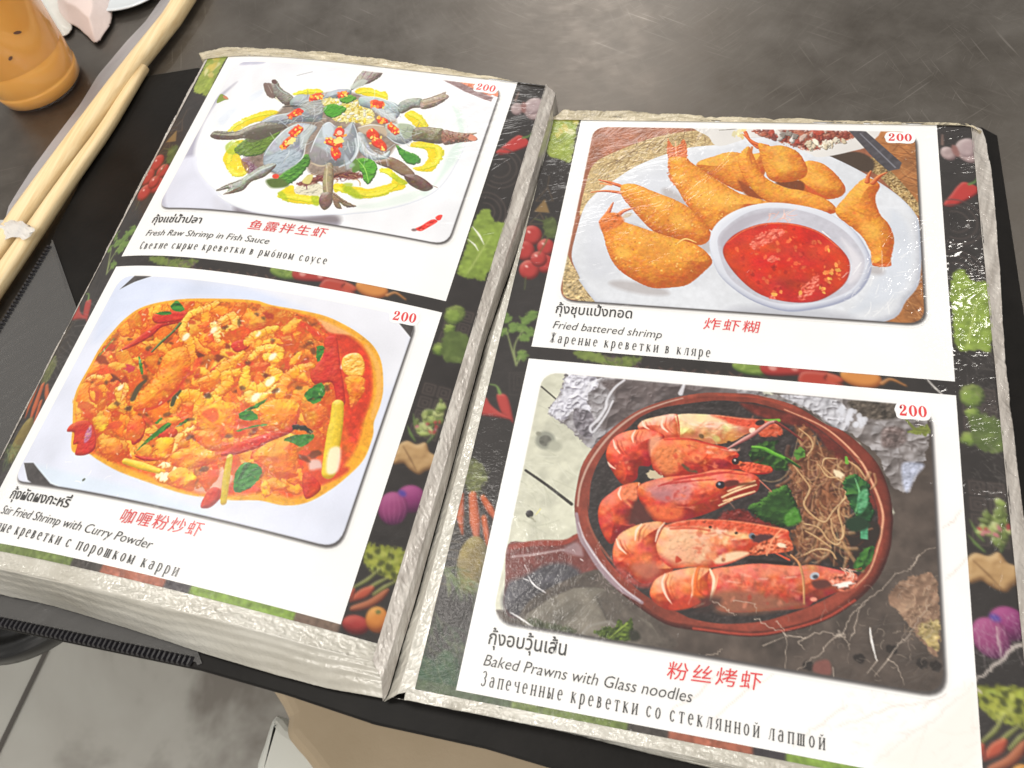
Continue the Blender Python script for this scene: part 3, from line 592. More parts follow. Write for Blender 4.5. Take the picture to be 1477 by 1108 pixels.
def art_raw(cv):
    cv.shape("H 480,100 700,90 1000,60 1400,80 1400,400 1000,230 700,300 560,420 480,560", (240, 241, 248), smooth=False, soft=20)
    cv.shape("H 720,165 780,130 900,135 880,160 760,170", (176, 176, 200), soft=6, alpha=.8); cv.stroke("H 1125,245 1235,218", 1.5, (150, 150, 158))
    # grey shade of the plate on the printed cloth
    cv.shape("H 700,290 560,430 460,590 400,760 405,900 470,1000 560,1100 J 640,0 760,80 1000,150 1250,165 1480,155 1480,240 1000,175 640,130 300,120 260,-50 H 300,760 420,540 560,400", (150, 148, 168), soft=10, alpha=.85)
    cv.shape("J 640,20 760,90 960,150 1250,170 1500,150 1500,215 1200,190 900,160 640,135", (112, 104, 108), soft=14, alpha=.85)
    cv.shape("o 240,303 300,303 340,310 300,230 250,240", (228, 232, 248), soft=12, alpha=.8)
    # plate
    cv.shape("H 420,840 435,740 480,640 560,540 680,440 800,370 950,310 1200,245 Q 60,60 380,60 700,170 900,280 1060,400 1140,540 1180,650 1150,820 1060,1000 R 960,420 830,540 600,640 300,710 60,735 -40,745 J 1480,150 1250,160 960,140 760,80 660,10 H 600,1108 500,1020 430,930", (247, 250, 252), soft=1.6, bulge=7, hi=(255, 255, 255), lo=(206, 212, 226), con=.9)
    cv.shape("Q 1020,420 1110,500 1140,640 1130,800 1060,960 960,1080 R 880,440 760,560 700,520 840,440 920,300 1000,120 Q 1080,720 1060,560", (214, 232, 226), soft=9, alpha=.85)
    cv.shape("R 60,660 300,620 560,540 760,500 640,600 300,680", (226, 238, 232), soft=7, alpha=.8)
    cv.shape("H 560,560 640,480 760,400 900,330 860,400 700,500 600,600", (226, 234, 248), soft=10, alpha=.8)
    Yw = (238, 206, 30); ye = dict(hi=(252, 238, 110), lo=(186, 184, 20), edge=.8, soft=1.3, tex=.5, ts=8, bulge=4, con=1.2)
    for p in ("H 660,620 720,570 820,520 930,490 1010,510 960,560 820,580 700,640", "H 600,830 640,760 720,700 760,720 720,800 740,850 790,880 760,950 700,960 640,920 610,870",
              "O 470,350 520,320 640,295 740,290 770,330 600,350", "Q 80,290 140,250 250,255 300,300 370,285 400,330 390,385 300,370 180,330", "Q 560,510 640,470 700,510 760,560 790,630 690,640 620,580",
              "Q 630,780 720,770 840,790 870,850 940,850 940,910 890,930 880,1000 820,1060 720,1060 640,1030 740,1000 790,920 760,850 680,830 620,820",
              "P 300,680 400,590 470,580 500,660 620,680 740,690 740,780 620,775 500,770 380,740", "P 900,560 1000,560 1060,600 1240,620 1477,570 1477,670 1300,710 1150,710 1040,660 960,640 910,650",
              "R -20,470 100,470 230,490 340,480 440,430 560,440 560,490 440,520 330,560 180,585 60,560 0,530", "R 330,300 420,290 470,350 580,420 560,450 440,440 450,380 380,330"):
        cv.shape(p, Yw, **ye)
    for p, w in (("H 640,650 700,590 820,535 960,510", 13), ("H 640,860 660,790 730,730", 15), ("H 640,900 700,950 770,930", 13), ("O 480,345 620,310 760,320", 12), ("Q 110,300 230,280 380,330", 13), ("Q 600,500 700,540 760,630", 14), ("Q 690,810 860,820 900,890 860,980 740,1030", 15), ("P 330,690 480,700 640,730 730,730", 16), ("P 920,600 1060,640 1250,670 1440,620", 15), ("R 340,310 440,350 540,440", 13), ("R 0,500 200,545 360,520 470,460", 14)):
        cv.stroke(p, [w * .7, w, w * .7], (226, 214, 40), bulge=3, soft=1.4, edge=1.4, hi=(248, 240, 110), lo=(150, 170, 24), con=1.2)
        cv.stroke(p, [w * .25, w * .4, w * .25], (244, 232, 90), soft=4, alpha=.8)
    for p in ("P 660,690 740,690 740,790 680,780", "P 1000,560 1100,560 1060,640 1000,640", "R -20,480 60,480 160,580 60,575", "H 620,740 700,700 740,790 640,800", "R 440,340 580,420 560,450 460,400", "P 300,660 360,640 420,750 350,720"):
        cv.shape(p, (150, 176, 24), soft=4, alpha=.7)
    # onion, purple cabbage, leaves below
    cv.shape("P 480,620 560,560 700,540 790,600 760,680 600,680 500,660", (222, 216, 190), soft=4, tex=.8); cv.shape("P 500,560 650,500 820,420 980,420 1160,440 1210,490 1060,520 960,500 760,540 600,580", (110, 54, 44), soft=4, edge=2, tex=1.2)
    cv.hairs("P 520,440 1200,440 1200,520 540,590", 26, (6, 18), (1, 2.4), [(96, 40, 60), (150, 100, 60), (60, 30, 34), (190, 160, 120)], ang=-15, soft=1.5)
    cv.hairs("H 740,820 880,830 880,920 780,960", 22, (5, 14), (1, 2), [(110, 40, 90), (70, 24, 60), (200, 190, 90), (150, 70, 120)], soft=1.3)
    cv.shape("H 730,840 840,820 880,860 840,960 790,960", (92, 52, 70), soft=4, alpha=.7)
    cv.shape("P 560,540 620,470 680,470 640,560", (206, 196, 120), soft=3)
    cv.shape("O 440,420 780,330 1100,330 Q 300,400 460,480 500,640 600,760 480,820 420,900 300,960 P 1150,420 1000,440 800,470 640,440 560,300 420,520 200,420 0,300 O 40,700 200,640", (122, 104, 92), soft=7, var=.15, alpha=.9)
    G = dict(hi=(132, 192, 80), lo=(36, 62, 22), soft=1.3, edge=1., con=1.6)
    cv.shape("H 700,740 830,660 950,620 1010,640 960,720 880,800 760,820 690,790", (92, 116, 44), bulge=6, tex=.7, **G)
    cv.shape("P 300,520 360,440 480,360 570,260 640,250 650,330 590,420 520,500 420,570 320,580", (62, 118, 40), bulge=6, tex=.9, ts=4, **G)
    cv.shape("P 180,520 330,500 420,570 360,600 230,600", (74, 92, 40), soft=6)
    cv.shape("P 1060,380 1160,290 1300,300 1360,370 1340,480 1270,560 1220,530 1200,450 1120,400", (74, 146, 40), bulge=6, fold=1.2, fs=8, **G); cv.stroke("P 1150,300 1230,400 1270,540", [1, 2, 1], (150, 206, 90), soft=1.2)
    cv.shape("Q 480,800 560,860 660,890 720,950 680,990 600,990 540,940 500,860", (58, 128, 46), bulge=6, fold=1, fs=8, **G)
    cv.shape("R 60,230 100,200 130,300 60,330", (84, 120, 50), soft=3)
    sh = dict(hi=(226, 234, 240), lo=(92, 98, 104), soft=1.6, con=1.3, tex=.7, ts=8, var=.04, hue=5); tl = dict(hi=(214, 212, 196), lo=(76, 64, 56), bulge='max', soft=1.2, con=1.45, var=.08, vs=4, hue=6)
    # tails and bodies, back to front
    cv.shape("O 150,235 200,225 240,230 245,195 290,195 340,280 440,350 480,400 430,450 380,460 280,390 190,360", (126, 124, 116), edge=.8, **tl); cv.shape("O 150,240 200,225 235,240 260,340 250,390 190,350", (110, 88, 82), soft=3, alpha=.9); cv.ell("O 265,212", 4, 3, 30, (88, 64, 62), soft=1.5)
    cv.stroke("O 200,250 240,330", [1, 1.5], (160, 146, 136), soft=1.2); cv.stroke("O 280,240 330,300 410,350", [1, 2, 1], (170, 184, 178), soft=1.5); cv.stroke("O 280,380 320,420", [3, 2], (230, 226, 200), soft=1.5)
    cv.shape("O 430,430 520,350 640,350 780,350 850,320 960,290 1080,300 1060,360 900,400 780,430 740,520 600,540 480,500", (142, 152, 158), bulge='max', **sh)
    cv.shape("O 1080,300 1140,170 1210,90 1240,30 1270,15 1300,25 1300,60 1330,55 1350,70 1410,62 1435,80 1400,150 1300,220 1240,240 1150,270", (168, 160, 154), edge=.8, **tl)
    for p in ("O 1250,30 1240,100 1160,230", "O 1330,70 1290,140 1200,240", "O 1420,75 1360,140 1260,225"):
        cv.stroke(p, [3, 2, 1], (122, 84, 96), soft=2, alpha=.8)
    cv.shape("O 1080,260 1180,190 1260,200 1200,260 1100,290", (206, 216, 206), soft=4, alpha=.8)
    cv.shape("O 120,640 240,570 420,540 600,460 760,430 775,600 700,640 500,640 300,690 160,680", (132, 140, 146), bulge='max', **sh); cv.stroke("O 360,480 480,470 640,490", [3, 5, 2], (60, 54, 50), soft=3); cv.shape("O 560,440 760,410 770,540 640,560", (158, 158, 152), soft=5, alpha=.7, tex=.7)
    cv.shape("H 510,670 540,640 600,640 700,640 800,600 900,575 1010,590 1060,610 980,650 860,700 760,690 680,700 580,700 530,690", (98, 90, 80), edge=.5, **tl); cv.shape("H 740,660 900,600 1060,600 900,690 800,720", (74, 70, 60), soft=4, alpha=.6); cv.stroke("H 535,645 620,655 720,640", [1, 2, 1], (50, 42, 40), soft=1.2)
    # centre: shredded garlic
    cv.shape("O 780,400 900,380 1060,430 1160,400 1280,470 1330,600 1240,680 1120,640 940,640 880,590 1000,540 960,470 800,470", (232, 222, 150), soft=3, edge=1.5, tex=1.4, ts=4, hi=(255, 252, 220), lo=(180, 160, 60)); cv.scatter("O 800,400 1160,420 1300,560 1220,660 940,640 1000,520", 60, (1.2, 3), [(250, 240, 170), (252, 222, 80), (255, 252, 230), (226, 196, 80)], soft=1.2, bulge=2)
    cv.shape("O 810,560 790,500 850,450 960,460 1040,500 980,560 880,600", (70, 148, 42), bulge=5, tex=.7, ts=4, **G); cv.shape("O 960,420 1020,350 1140,380 1060,440", (86, 150, 50), bulge=5, tex=.7, **G)
    cv.shape("Q 130,340 260,340 420,380 500,420 520,500 460,560 360,520 240,460 130,420", (168, 186, 190), bulge='max', **sh); cv.shape("Q 240,440 420,480 480,560 400,560 300,500", (218, 224, 226), soft=5, alpha=.7)
    cv.shape("Q 505,410 560,370 660,350 730,360 720,440 640,450 540,500 500,470", (138, 150, 146), **tl); cv.shape("Q 725,370 820,340 950,292 960,310 990,325 985,350 900,410 800,450 720,450", (150, 130, 112), edge=.6, **tl); cv.stroke("Q 740,370 850,335 950,300", [1, 2, 1], (86, 60, 50), soft=1.2); cv.stroke("Q 720,420 850,390 980,340", [1, 2, 1], (196, 160, 140), soft=1.2)
    cv.shape("Q 380,600 500,600 620,610 660,680 640,760 560,800 460,780 390,720", (186, 196, 186), bulge='max', **sh); cv.shape("Q 500,600 650,620 650,700 560,740", (150, 164, 130), soft=5, alpha=.7)
    cv.shape("Q 650,650 760,630 880,640 940,660 940,780 840,790 720,770 640,760", (108, 98, 70), **tl); cv.shape("Q 930,665 1060,680 1180,690 1262,688 1200,720 1260,735 1250,765 1100,780 940,800", (134, 92, 74), edge=.5, **tl); cv.shape("Q 1200,700 1262,735 1240,765 1180,750", (206, 130, 104), soft=2)
    cv.scatter("Q 950,690 1200,700 1200,770 950,780", 40, (.6, 1.4), [(90, 50, 40), (170, 120, 100)], soft=1)
    cv.shape("R 290,230 400,180 520,220 600,280 660,350 560,370 430,300 320,260", (112, 80, 64), **tl); cv.shape("R 560,360 660,350 760,400 830,460 830,490 770,515 700,500 600,440", (84, 58, 52), **tl); cv.stroke("R 820,455 880,478", [1.5, 1], (110, 80, 70)); cv.shape("R 520,230 640,330 560,350 440,290", (128, 108, 84), soft=4, alpha=.6)
    # front three bodies
    cv.shape("O 150,1000 220,880 330,760 430,690 540,650 720,690 650,790 590,890 570,1010 500,1090 380,1140 330,1180 180,1150", (152, 158, 168), bulge='max', **sh); cv.shape("P 150,330 260,240 420,190 560,240 520,330 400,420 330,450 250,420", (170, 186, 200), soft=6, alpha=.8, tex=.6); cv.shape("O 560,690 710,690 640,800 580,930 540,900", (204, 214, 212), soft=4, alpha=.7)
    cv.shape("H 552,1060 620,1020 700,990 760,960 850,900 930,870 980,880 900,960 800,1000 740,1060 610,1090 640,1050 580,1062", (150, 160, 154), edge=.5, **tl); cv.stroke("H 555,1058 640,1020 740,985", [2, 3, 1], (86, 66, 54), soft=1.2); cv.stroke("H 605,1088 680,1060 750,1020", [2, 3, 1], (104, 76, 58), soft=1.2); cv.stroke("H 770,980 860,920 950,885", [2, 4, 2], (206, 218, 216), soft=2)
    cv.shape("O 640,950 700,820 780,680 840,640 920,680 1000,720 1100,640 1140,740 1165,900 1130,1020 1040,1100 900,1110 720,1090 650,1030", (158, 164, 172), bulge='max', **sh); cv.shape("O 780,680 850,650 900,720 860,830 790,800", (206, 220, 232), soft=4, alpha=.8); cv.shape("P 650,130 800,200 860,280 780,360 680,340 630,240", (134, 126, 126), soft=6, alpha=.7)
    cv.stroke("P 1130,80 1150,200 1080,320 960,380", [5, 7, 6, 3], (208, 218, 224), soft=3, alpha=.9); cv.stroke("P 660,340 760,370 850,350", [3, 4, 3], (206, 190, 160), soft=3, alpha=.8); cv.shape("P 1000,140 1100,120 1100,240 1000,300 940,280", (126, 132, 140), soft=6, alpha=.6)
    cv.shape("P 800,400 830,340 880,345 900,420 895,560 880,680 800,680 780,560", (150, 136, 104), **tl); cv.stroke("P 830,380 820,520 830,650", [2, 2, 2], (200, 186, 150), soft=1.5); cv.stroke("P 882,380 888,520 880,640", [1.5, 2], (110, 90, 66), soft=1.3)
    cv.shape("P 740,730 780,660 860,650 890,720 860,800 800,840 755,800", (112, 84, 74), **tl); cv.shape("P 890,650 980,710 1060,760 1135,800 1040,810 960,760 985,820 930,820 890,740", (124, 104, 76), edge=.6, **tl); cv.stroke("P 900,670 990,740 1120,800", [1, 2, 1], (84, 60, 50), soft=1)
    cv.shape("Q 100,700 160,690 230,830 330,900 420,860 400,930 280,950 180,920 110,830", (184, 194, 202), bulge='max', **sh); cv.shape("Q 110,640 220,600 360,620 390,720 300,680 180,700", (196, 176, 150), soft=4, alpha=.8)
    cv.stroke("Q 120,720 200,860 320,920", [4, 6, 4], (222, 228, 234), soft=3, alpha=.8); cv.shape("Q -20,900 40,960 80,1000 0,1040", (190, 204, 214), soft=5, alpha=.6)
    for p, g in (("O 440,430 760,360 760,430 500,500", -8), ("O 200,630 740,470 760,620 300,680", -12), ("O 230,900 540,670 700,690 570,1000 330,1140", -50), ("O 660,950 800,690 920,700 1120,680 1150,900 1000,1090 720,1070", 70), ("Q 140,360 420,390 500,520 380,520", 20), ("Q 390,620 620,620 640,760 480,770", 10), ("Q 120,720 230,840 400,880 280,940 150,860", 50)):
        cv.hairs(p, 34, (8, 22), (1, 2.6), [(232, 240, 244), (208, 220, 228), (104, 106, 108), (180, 176, 160)], ang=g, curl=.4, soft=1.8, alpha=.45)
    for p in ("O 160,1000 230,880 340,760 440,690 560,660", "O 600,880 570,1010 490,1090", "O 650,960 700,830 770,700", "O 1110,660 1150,780 1160,920 1120,1030", "O 780,680 850,645 910,690", "Q 110,640 230,610 360,625", "Q 140,345 280,340 430,390 510,450", "Q 390,720 470,780 560,800 640,760", "O 130,645 260,580 440,545"):
        cv.stroke(p, [1, 3, 1], (236, 244, 248), soft=1.8, alpha=.8)
    for c, a, L, W in (("O 705,375", -12, 11, 5), ("O 1000,345", -15, 8, 4.5), ("O 1365,450", 10, 10, 6), ("O 490,550", -25, 12, 5), ("O 500,740", -30, 10, 7), ("O 400,860", -45, 12, 5), ("O 960,760", 60, 8, 8), ("O 900,860", 20, 14, 6), ("O 920,970", 70, 10, 7), ("Q 350,570", 15, 9, 4.5), ("Q 455,650", 40, 10, 6), ("Q 260,710", 40, 11, 8), ("Q 320,800", 30, 13, 7)):
        chilli(cv, c, a, L, W)
    cv.ell("O 960,740", 6, 6, 0, (214, 60, 50), soft=1.2); cv.ell("O 960,755", 4, 3.4, 0, (250, 200, 170), soft=1.5); cv.ell("O 455,840", 6, 4, -30, (250, 226, 140), soft=1.5, wob=.2); cv.ell("O 960,840", 7, 4, -10, (250, 226, 130), soft=1.5, wob=.2); cv.ell("P 280,480", 5, 3.4, 0, (206, 60, 40), soft=1.6)
    cv.shape("H 555,440 585,375 640,410 610,420", (120, 138, 60), soft=1.2); cv.ell("H 618,400", 4, 2, 30, (190, 120, 90), soft=1)
    # table corner top right, chilli bottom right
    cv.shape("Q 780,88 960,110 1160,165 1480,215 1480,345 1410,320 1350,370 1190,290 1000,190 860,120", (208, 112, 74), smooth=False, soft=2, var=.08); cv.shape("Q 780,90 900,120 1100,200 1250,270 1420,345 1400,385 1330,362 1150,290 960,190", (124, 96, 96), smooth=False, soft=3)
    cv.shape("R 660,880 720,850 800,800 850,785 880,810 800,860 720,900", (222, 44, 36), soft=1.3, tex=1, hi=(255, 170, 160)); cv.shape("R 860,770 890,745 930,745 910,790 880,795", (222, 44, 36), soft=1.3, tex=.8, hi=(255, 170, 160)); cv.ell("R 655,888", 4, 2, 0, (120, 90, 90), soft=2.5)
    cv.a = 255 * (np.clip(cv.a, 0, 255) / 255) ** .84; gr = (cv.a @ [.3, .59, .11])[..., None]; cv.a = gr + (cv.a - gr) * 1.15
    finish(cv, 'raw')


def art_curry(cv):
    cv.shape("o 20,380 640,380 640,820 20,820", (226, 231, 248), smooth=False, soft=1)
    cv.shape("K 640,90 900,90 1470,170 1470,230 1000,180 700,260 500,420", (214, 224, 248), soft=20, alpha=.8); cv.shape("o 330,400 560,440 590,490 560,560 520,480", (234, 236, 246), soft=14)
    cv.shape("M 180,40 400,90 700,160 1100,290 1000,300 560,200 300,160", (218, 230, 246), soft=10)
    for p in ("K 640,140 740,50 860,55 720,100", "M 130,30 180,30 270,140 330,165 220,175 150,120", "L 1040,250 1130,265 1220,370 1200,440 1110,330"):
        cv.shape(p, (70, 66, 66), smooth=False, soft=2, var=.1)
    out = "S 1110,75 1477,70 U 300,62 480,75 600,110 960,180 1150,260 1290,350 1380,440 1430,560 1440,740 1420,860 1370,1000 V 1370,340 1310,500 1200,620 1060,730 900,815 740,835 560,800 400,800 280,790 140,770 T 1300,970 1100,930 800,830 560,740 380,640 280,575 150,560 155,330 160,100 S 155,1000 200,860 300,680 400,500 520,350 640,230 800,135"
    cv.shape(out, (240, 166, 40), soft=1.8, rim=3, lo=(246, 190, 70), var=.05)
    inn = "S 1120,110 1477,110 U 300,100 600,150 900,240 1120,330 1260,430 1340,560 1350,760 1300,950 V 1260,400 1160,560 1000,690 820,780 640,740 400,760 T 1250,930 900,800 600,690 400,600 200,520 200,300 S 200,1000 330,720 480,460 680,240 830,160"
    cv.shape(inn, (226, 84, 34), soft=7, var=.1, hue=14)
    cv.shape("U 560,130 760,170 960,230 1150,320 1290,430 1340,560 1350,800 1270,1000 1180,1090 1160,860 1100,420 900,270 640,220", (214, 58, 28), soft=9, var=.08); cv.shape("U 950,215 1130,290 1270,380 1200,340 1040,320 980,270", (244, 196, 130), soft=5, alpha=.8); cv.shape("U 640,150 780,180 760,205 650,190", (246, 190, 120), soft=4, alpha=.8)
    cv.stroke("U 1310,420 1390,560 1410,760 1360,960", [6, 9, 10, 8], (246, 184, 96), soft=5, alpha=.8)
    cv.shape("V 200,590 300,540 380,650 240,740 100,730 140,660", (232, 190, 168), soft=6, alpha=.9); cv.shape("V 920,520 1000,520 1010,640 930,610", (226, 186, 176), soft=5); cv.shape("V 880,600 1180,560 1160,620 980,700 860,720", (214, 74, 44), soft=6)
    base0 = cv.a.copy()
    # the heap: many glossy lumps of egg, squid and shrimp
    heap = tr("S 1120,110 1400,110 U 300,90 500,85 640,180 920,210 1000,400 980,600 900,720 1050,860 1000,1050 V 1000,300 960,400 830,470 840,620 760,740 560,700 400,480 300,560 150,700 T 1200,850 900,690 620,680 400,600 330,540 180,330 S 190,1000 300,720 420,520 560,340 700,210 860,150")
    dk = (116, 58, 30)
    cv.shape(heap, (206, 100, 28), soft=6, edge=4, var=.15, vs=8, tex=1.6, ts=8, hi=(246, 180, 50), lo=(120, 50, 18))
    O = [(240, 138, 30), (234, 118, 26), (244, 158, 38), (228, 100, 26), (246, 174, 50), (218, 80, 28)]
    lk = dict(hi=(255, 224, 110), lo=(206, 84, 18), bulge='max', soft=1.8, tex=.9, ts=8, con=1.4, hue=8, edge=.8)
    cv.scatter(heap, 90, (15, 27), O, asp=(1, 2.6), wob=.12, rim=.8, **lk)
    cv.scatter(heap, 26, (5, 10), [(120, 50, 26), (150, 60, 24), (190, 60, 30)], asp=(1.4, 3), soft=4, wob=.1)
    cv.scatter(heap, 80, (10, 18), O, asp=(1, 2.6), wob=.12, rim=.8, **lk)
    cv.scatter(heap, 70, (6, 11), O, asp=(1, 2.6), wob=.1, rim=.6, **lk)
    cv.scatter(heap, 40, (4, 9), [(206, 50, 30), (220, 70, 40)], asp=(1.5, 3.5), soft=3.5, wob=.1, alpha=.7)
    dm, sl = cv.sdf(catmull(cv.P(out), True), True, m=1e5); mk_ = np.clip((dm - 5) / 3, 0, 1)[..., None]; cv.a = base0 * (1 - mk_) + cv.a * mk_
    rd = dict(hi=(246, 120, 90), lo=(150, 24, 20), bulge=7, soft=1.5, tex=.5, hue=8)
    for p in ("S 560,540 700,440 880,310 1080,210 1230,180 1290,150 1200,260 960,320 860,400 700,490", "S 880,210 1100,180 1200,200 1140,260 900,290", "U 280,420 330,380 410,370 420,430 330,470", "U 1000,360 1080,350 1100,430 1120,600 1140,720 1150,860 1090,860 1050,700 920,710 890,620 980,500",
              "T 105,385 150,320 280,290 350,360 360,520 290,590 180,595 200,500 160,500 170,400", "T 1290,1050 1370,900 1450,890 1477,960 1380,1060", "V 150,840 210,720 280,720 260,810 180,850", "V 290,470 420,390 560,340 720,290 830,210 800,310 640,380 520,440 360,480",
              "T 700,280 800,290 780,440 680,500", "T 900,400 1060,360 1080,420 960,470", "V 880,610 960,640 1000,720 900,790 870,700", "U 130,600 220,540 300,490 240,540 150,640", "T 700,600 860,620 920,640 800,650"):
        cv.shape(p, (208, 50, 34), **rd)
    # squid rings and pale curls
    sq = dict(hi=(255, 240, 176), lo=(226, 130, 26), bulge='r', soft=2.2, con=1.15, hue=10, edge=1.8, tex=.8, ts=8)
    for p, w, c in (("S 1140,420 1135,320 1200,210 1330,160 1420,120", [12, 11, 12, 10], (246, 196, 70)), ("S 1150,400 1190,450 1210,560 1200,650", [12, 12, 10, 6], (244, 170, 44)), ("U 420,380 470,340 540,310 620,290", [14, 15, 10], (248, 190, 56)), ("U 560,500 620,520 650,470 600,440 500,450 440,510", [13, 14, 13, 10], (248, 200, 60)),
                    ("U 400,600 390,700 470,760 560,720 630,650 600,610", [10, 16, 18, 18, 12], (247, 196, 50)), ("U 420,790 460,840 560,790 640,700", [14, 13, 9, 4], (250, 208, 90)), ("U 50,690 160,640 260,560 380,470", [8, 15, 17, 6], (246, 180, 46)), ("U 120,800 200,760 260,690 240,640 330,620", [9, 15, 15, 10], (247, 186, 50)), ("U 660,790 700,680 790,600 900,570", [14, 16, 14, 8], (246, 168, 40)),
                    ("U 160,260 180,340 190,390", [14, 10, 4], (250, 220, 130)), ("U 210,230 290,190 320,260 260,290", [10, 12, 12, 8], (248, 196, 80)), ("T 1270,300 1290,210 1400,110 1477,150", [12, 16, 16, 12], (247, 188, 46)),
                    ("T 1050,200 1080,110 1180,60 1280,100 1260,200", [10, 16, 18, 16, 10], (246, 176, 40)), ("T 570,20 590,120 630,190", [13, 12, 6], (248, 190, 70)), ("T 920,780 980,800 1060,760 1090,680", [10, 13, 11, 6], (254, 240, 200)), ("T 940,690 1010,690 1060,660", [6, 8, 6], (254, 236, 190)), ("T 1040,560 1100,440 1230,350", [8, 9, 6], (247, 206, 120)), ("S 280,790 340,760 420,770", [6, 8, 6], (250, 196, 90)),
                    ("S 560,870 600,840 630,870 600,960", [8, 9, 8, 5], (248, 200, 100))):
        q = catmull(tr(p), False, 4); ws = np.interp(np.linspace(0, 1, len(q)), np.linspace(0, 1, len(w)), w) * 1.3
        cv.stroke(p, np.array(w) * 1.3 + 3, (176, 70, 18), soft=4, alpha=.55)
        cv.stroke(p, np.array(w) * 1.3, c, **sq)
        for k in range(2, len(q) - 2, 3):           # the segments of the shrimp and folds of the squid
            d = q[k + 1] - q[k - 1]; nn = np.array([-d[1], d[0]]) / (np.linalg.norm(d) + 1e-6) * ws[k] * .42
            cv.stroke(np.array([q[k] - nn, q[k] + d * .25, q[k] + nn]), [.8, 1.8, .8], (214, 112, 24), soft=1.6, alpha=.7)
    for c, r in (("U 580,690", 9), ("U 470,810", 8), ("U 600,500", 7), ("S 1160,410", 7), ("U 150,300", 6), ("U 490,330", 5), ("T 970,790", 7), ("S 580,860", 5), ("U 1140,570", 6), ("U 640,760", 4)):
        cv.ell(c, r, r * .55, -45, (255, 246, 222), soft=4, alpha=.9)
    # larger shrimp bodies
    sp = dict(bulge='max', soft=1.8, tex=1.3, ts=8, hi=(255, 214, 96), lo=(204, 82, 22), con=1.4, hue=14, edge=.8)
    for p, c in (("S 920,700 950,600 1040,520 1160,500 1200,600 1200,700 1100,860 960,980 800,1080 700,1060 720,960 820,860", (238, 140, 36)), ("U 500,960 510,880 600,830 740,830 810,870 800,960 720,1050 600,1080 520,1030", (240, 150, 40)), ("V 520,500 560,430 680,370 800,360 830,440 820,560 840,620 740,650 620,600", (236, 140, 44)),
                 ("U 20,1000 60,890 180,850 300,870 320,1010 280,1108 100,1108", (242, 150, 36)), ("V 100,310 240,310 300,380 260,450 180,430 120,380", (236, 116, 34)), ("T 390,560 400,470 500,440 580,470 600,560 520,630 440,620", (240, 144, 44)), ("T 330,280 400,245 470,270 470,340 430,400 370,380", (246, 190, 44)), ("T 640,330 700,250 780,270 790,380 720,470 640,440", (224, 92, 40)),
                 ("T 890,480 960,440 1060,460 1020,600 960,650 890,600", (246, 184, 46)), ("T 1030,600 1180,540 1400,560 1440,650 1300,700 1150,720 1040,680", (240, 146, 34)), ("U 370,200 430,160 520,170 560,250 500,300 400,290", (238, 148, 38)), ("U 820,810 930,850 1010,900 980,1010 900,1060 830,960", (234, 130, 40)), ("T 1000,780 1130,700 1260,800 1200,870 1080,890", (246, 186, 50)), ("V 570,700 620,660 650,740 600,780", (246, 186, 60))):
        cv.shape(p, c, **sp)
    cv.stroke("S 720,1060 900,1030 1060,900 1190,720", [3, 5, 5, 3], (206, 60, 34), soft=3); cv.stroke("U 520,1040 640,1080 760,1010 800,900", [2, 4, 4, 2], (208, 72, 40), soft=3); cv.shape("U 60,930 160,890 190,960 140,1000", (226, 84, 50), soft=4, alpha=.8)
    # stalks, greens, dark gaps
    st = dict(bulge='r', soft=1.4, hi=(255, 246, 170), lo=(190, 150, 20))
    cv.stroke("U 1095,870 1085,1000 V 1100,300 1070,500 1055,600", [20, 22, 24, 24, 22], (238, 204, 50), **st); cv.shape("V 1060,440 1140,430 1120,590 1040,600", (250, 240, 214), soft=5, alpha=.9)
    cv.stroke("V 355,490 330,640 310,810", [10, 12, 10], (206, 178, 40), **st); cv.stroke("T 620,650 760,690 920,740", [10, 13, 9], (246, 206, 50), **st)
    cv.shape("U 1130,520 1180,480 1260,480 1300,560 1280,650 1180,650 1130,600", (246, 196, 80), hi=(255, 250, 220), lo=(210, 120, 30), bulge=8, tex=1., soft=1.5); cv.shape("U 1150,660 1290,660 1300,740 1280,800 1200,900 1180,800", (240, 150, 44), **sp)
    gk = dict(hi=(110, 190, 80), lo=(18, 44, 20), soft=1.3, fold=1.6, fs=8, edge=.8, con=1.6)
    for p in ("S 1020,140 1080,90 1110,110 1150,170 1080,185", "S 890,200 1000,180 1030,205 960,215", "U 935,430 990,425 985,470 940,550", "U 840,790 960,700 1000,760 960,840 900,860", "U 350,930 430,910 490,970 420,990 350,970", "U 380,910 520,840 560,820 500,880 420,910", "V 390,620 440,540 500,530 580,570 560,640 500,710 390,740", "V 740,370 800,340 940,330 940,370 860,420 800,390", "V 410,300 560,260 620,262 500,285 420,310", "T 700,590 800,470 900,380 1000,310 1030,330 920,420 760,530", "T 1070,350 1140,290 1190,270 1160,310", "T 890,310 940,260 950,280 900,320", "S 740,570 770,640 780,740 750,700"):
        cv.shape(p, (46, 124, 42), **gk)
    cv.stroke("S 395,570 440,520 520,425", [4, 4, 3], (112, 130, 60), soft=1.6); cv.stroke("S 860,540 960,440 1040,370 1110,290", [4, 6, 5, 6], (76, 110, 52), soft=1.8, bulge='r'); cv.stroke("V 810,280 870,285 930,310", [8, 10, 6], (40, 44, 40), soft=2.5, edge=1); cv.stroke("T 1040,150 1060,90 1110,30", [7, 9, 5], (70, 74, 46), soft=2); cv.stroke("S 690,960 740,860 800,800", [10, 11, 7], (80, 70, 46), soft=3)
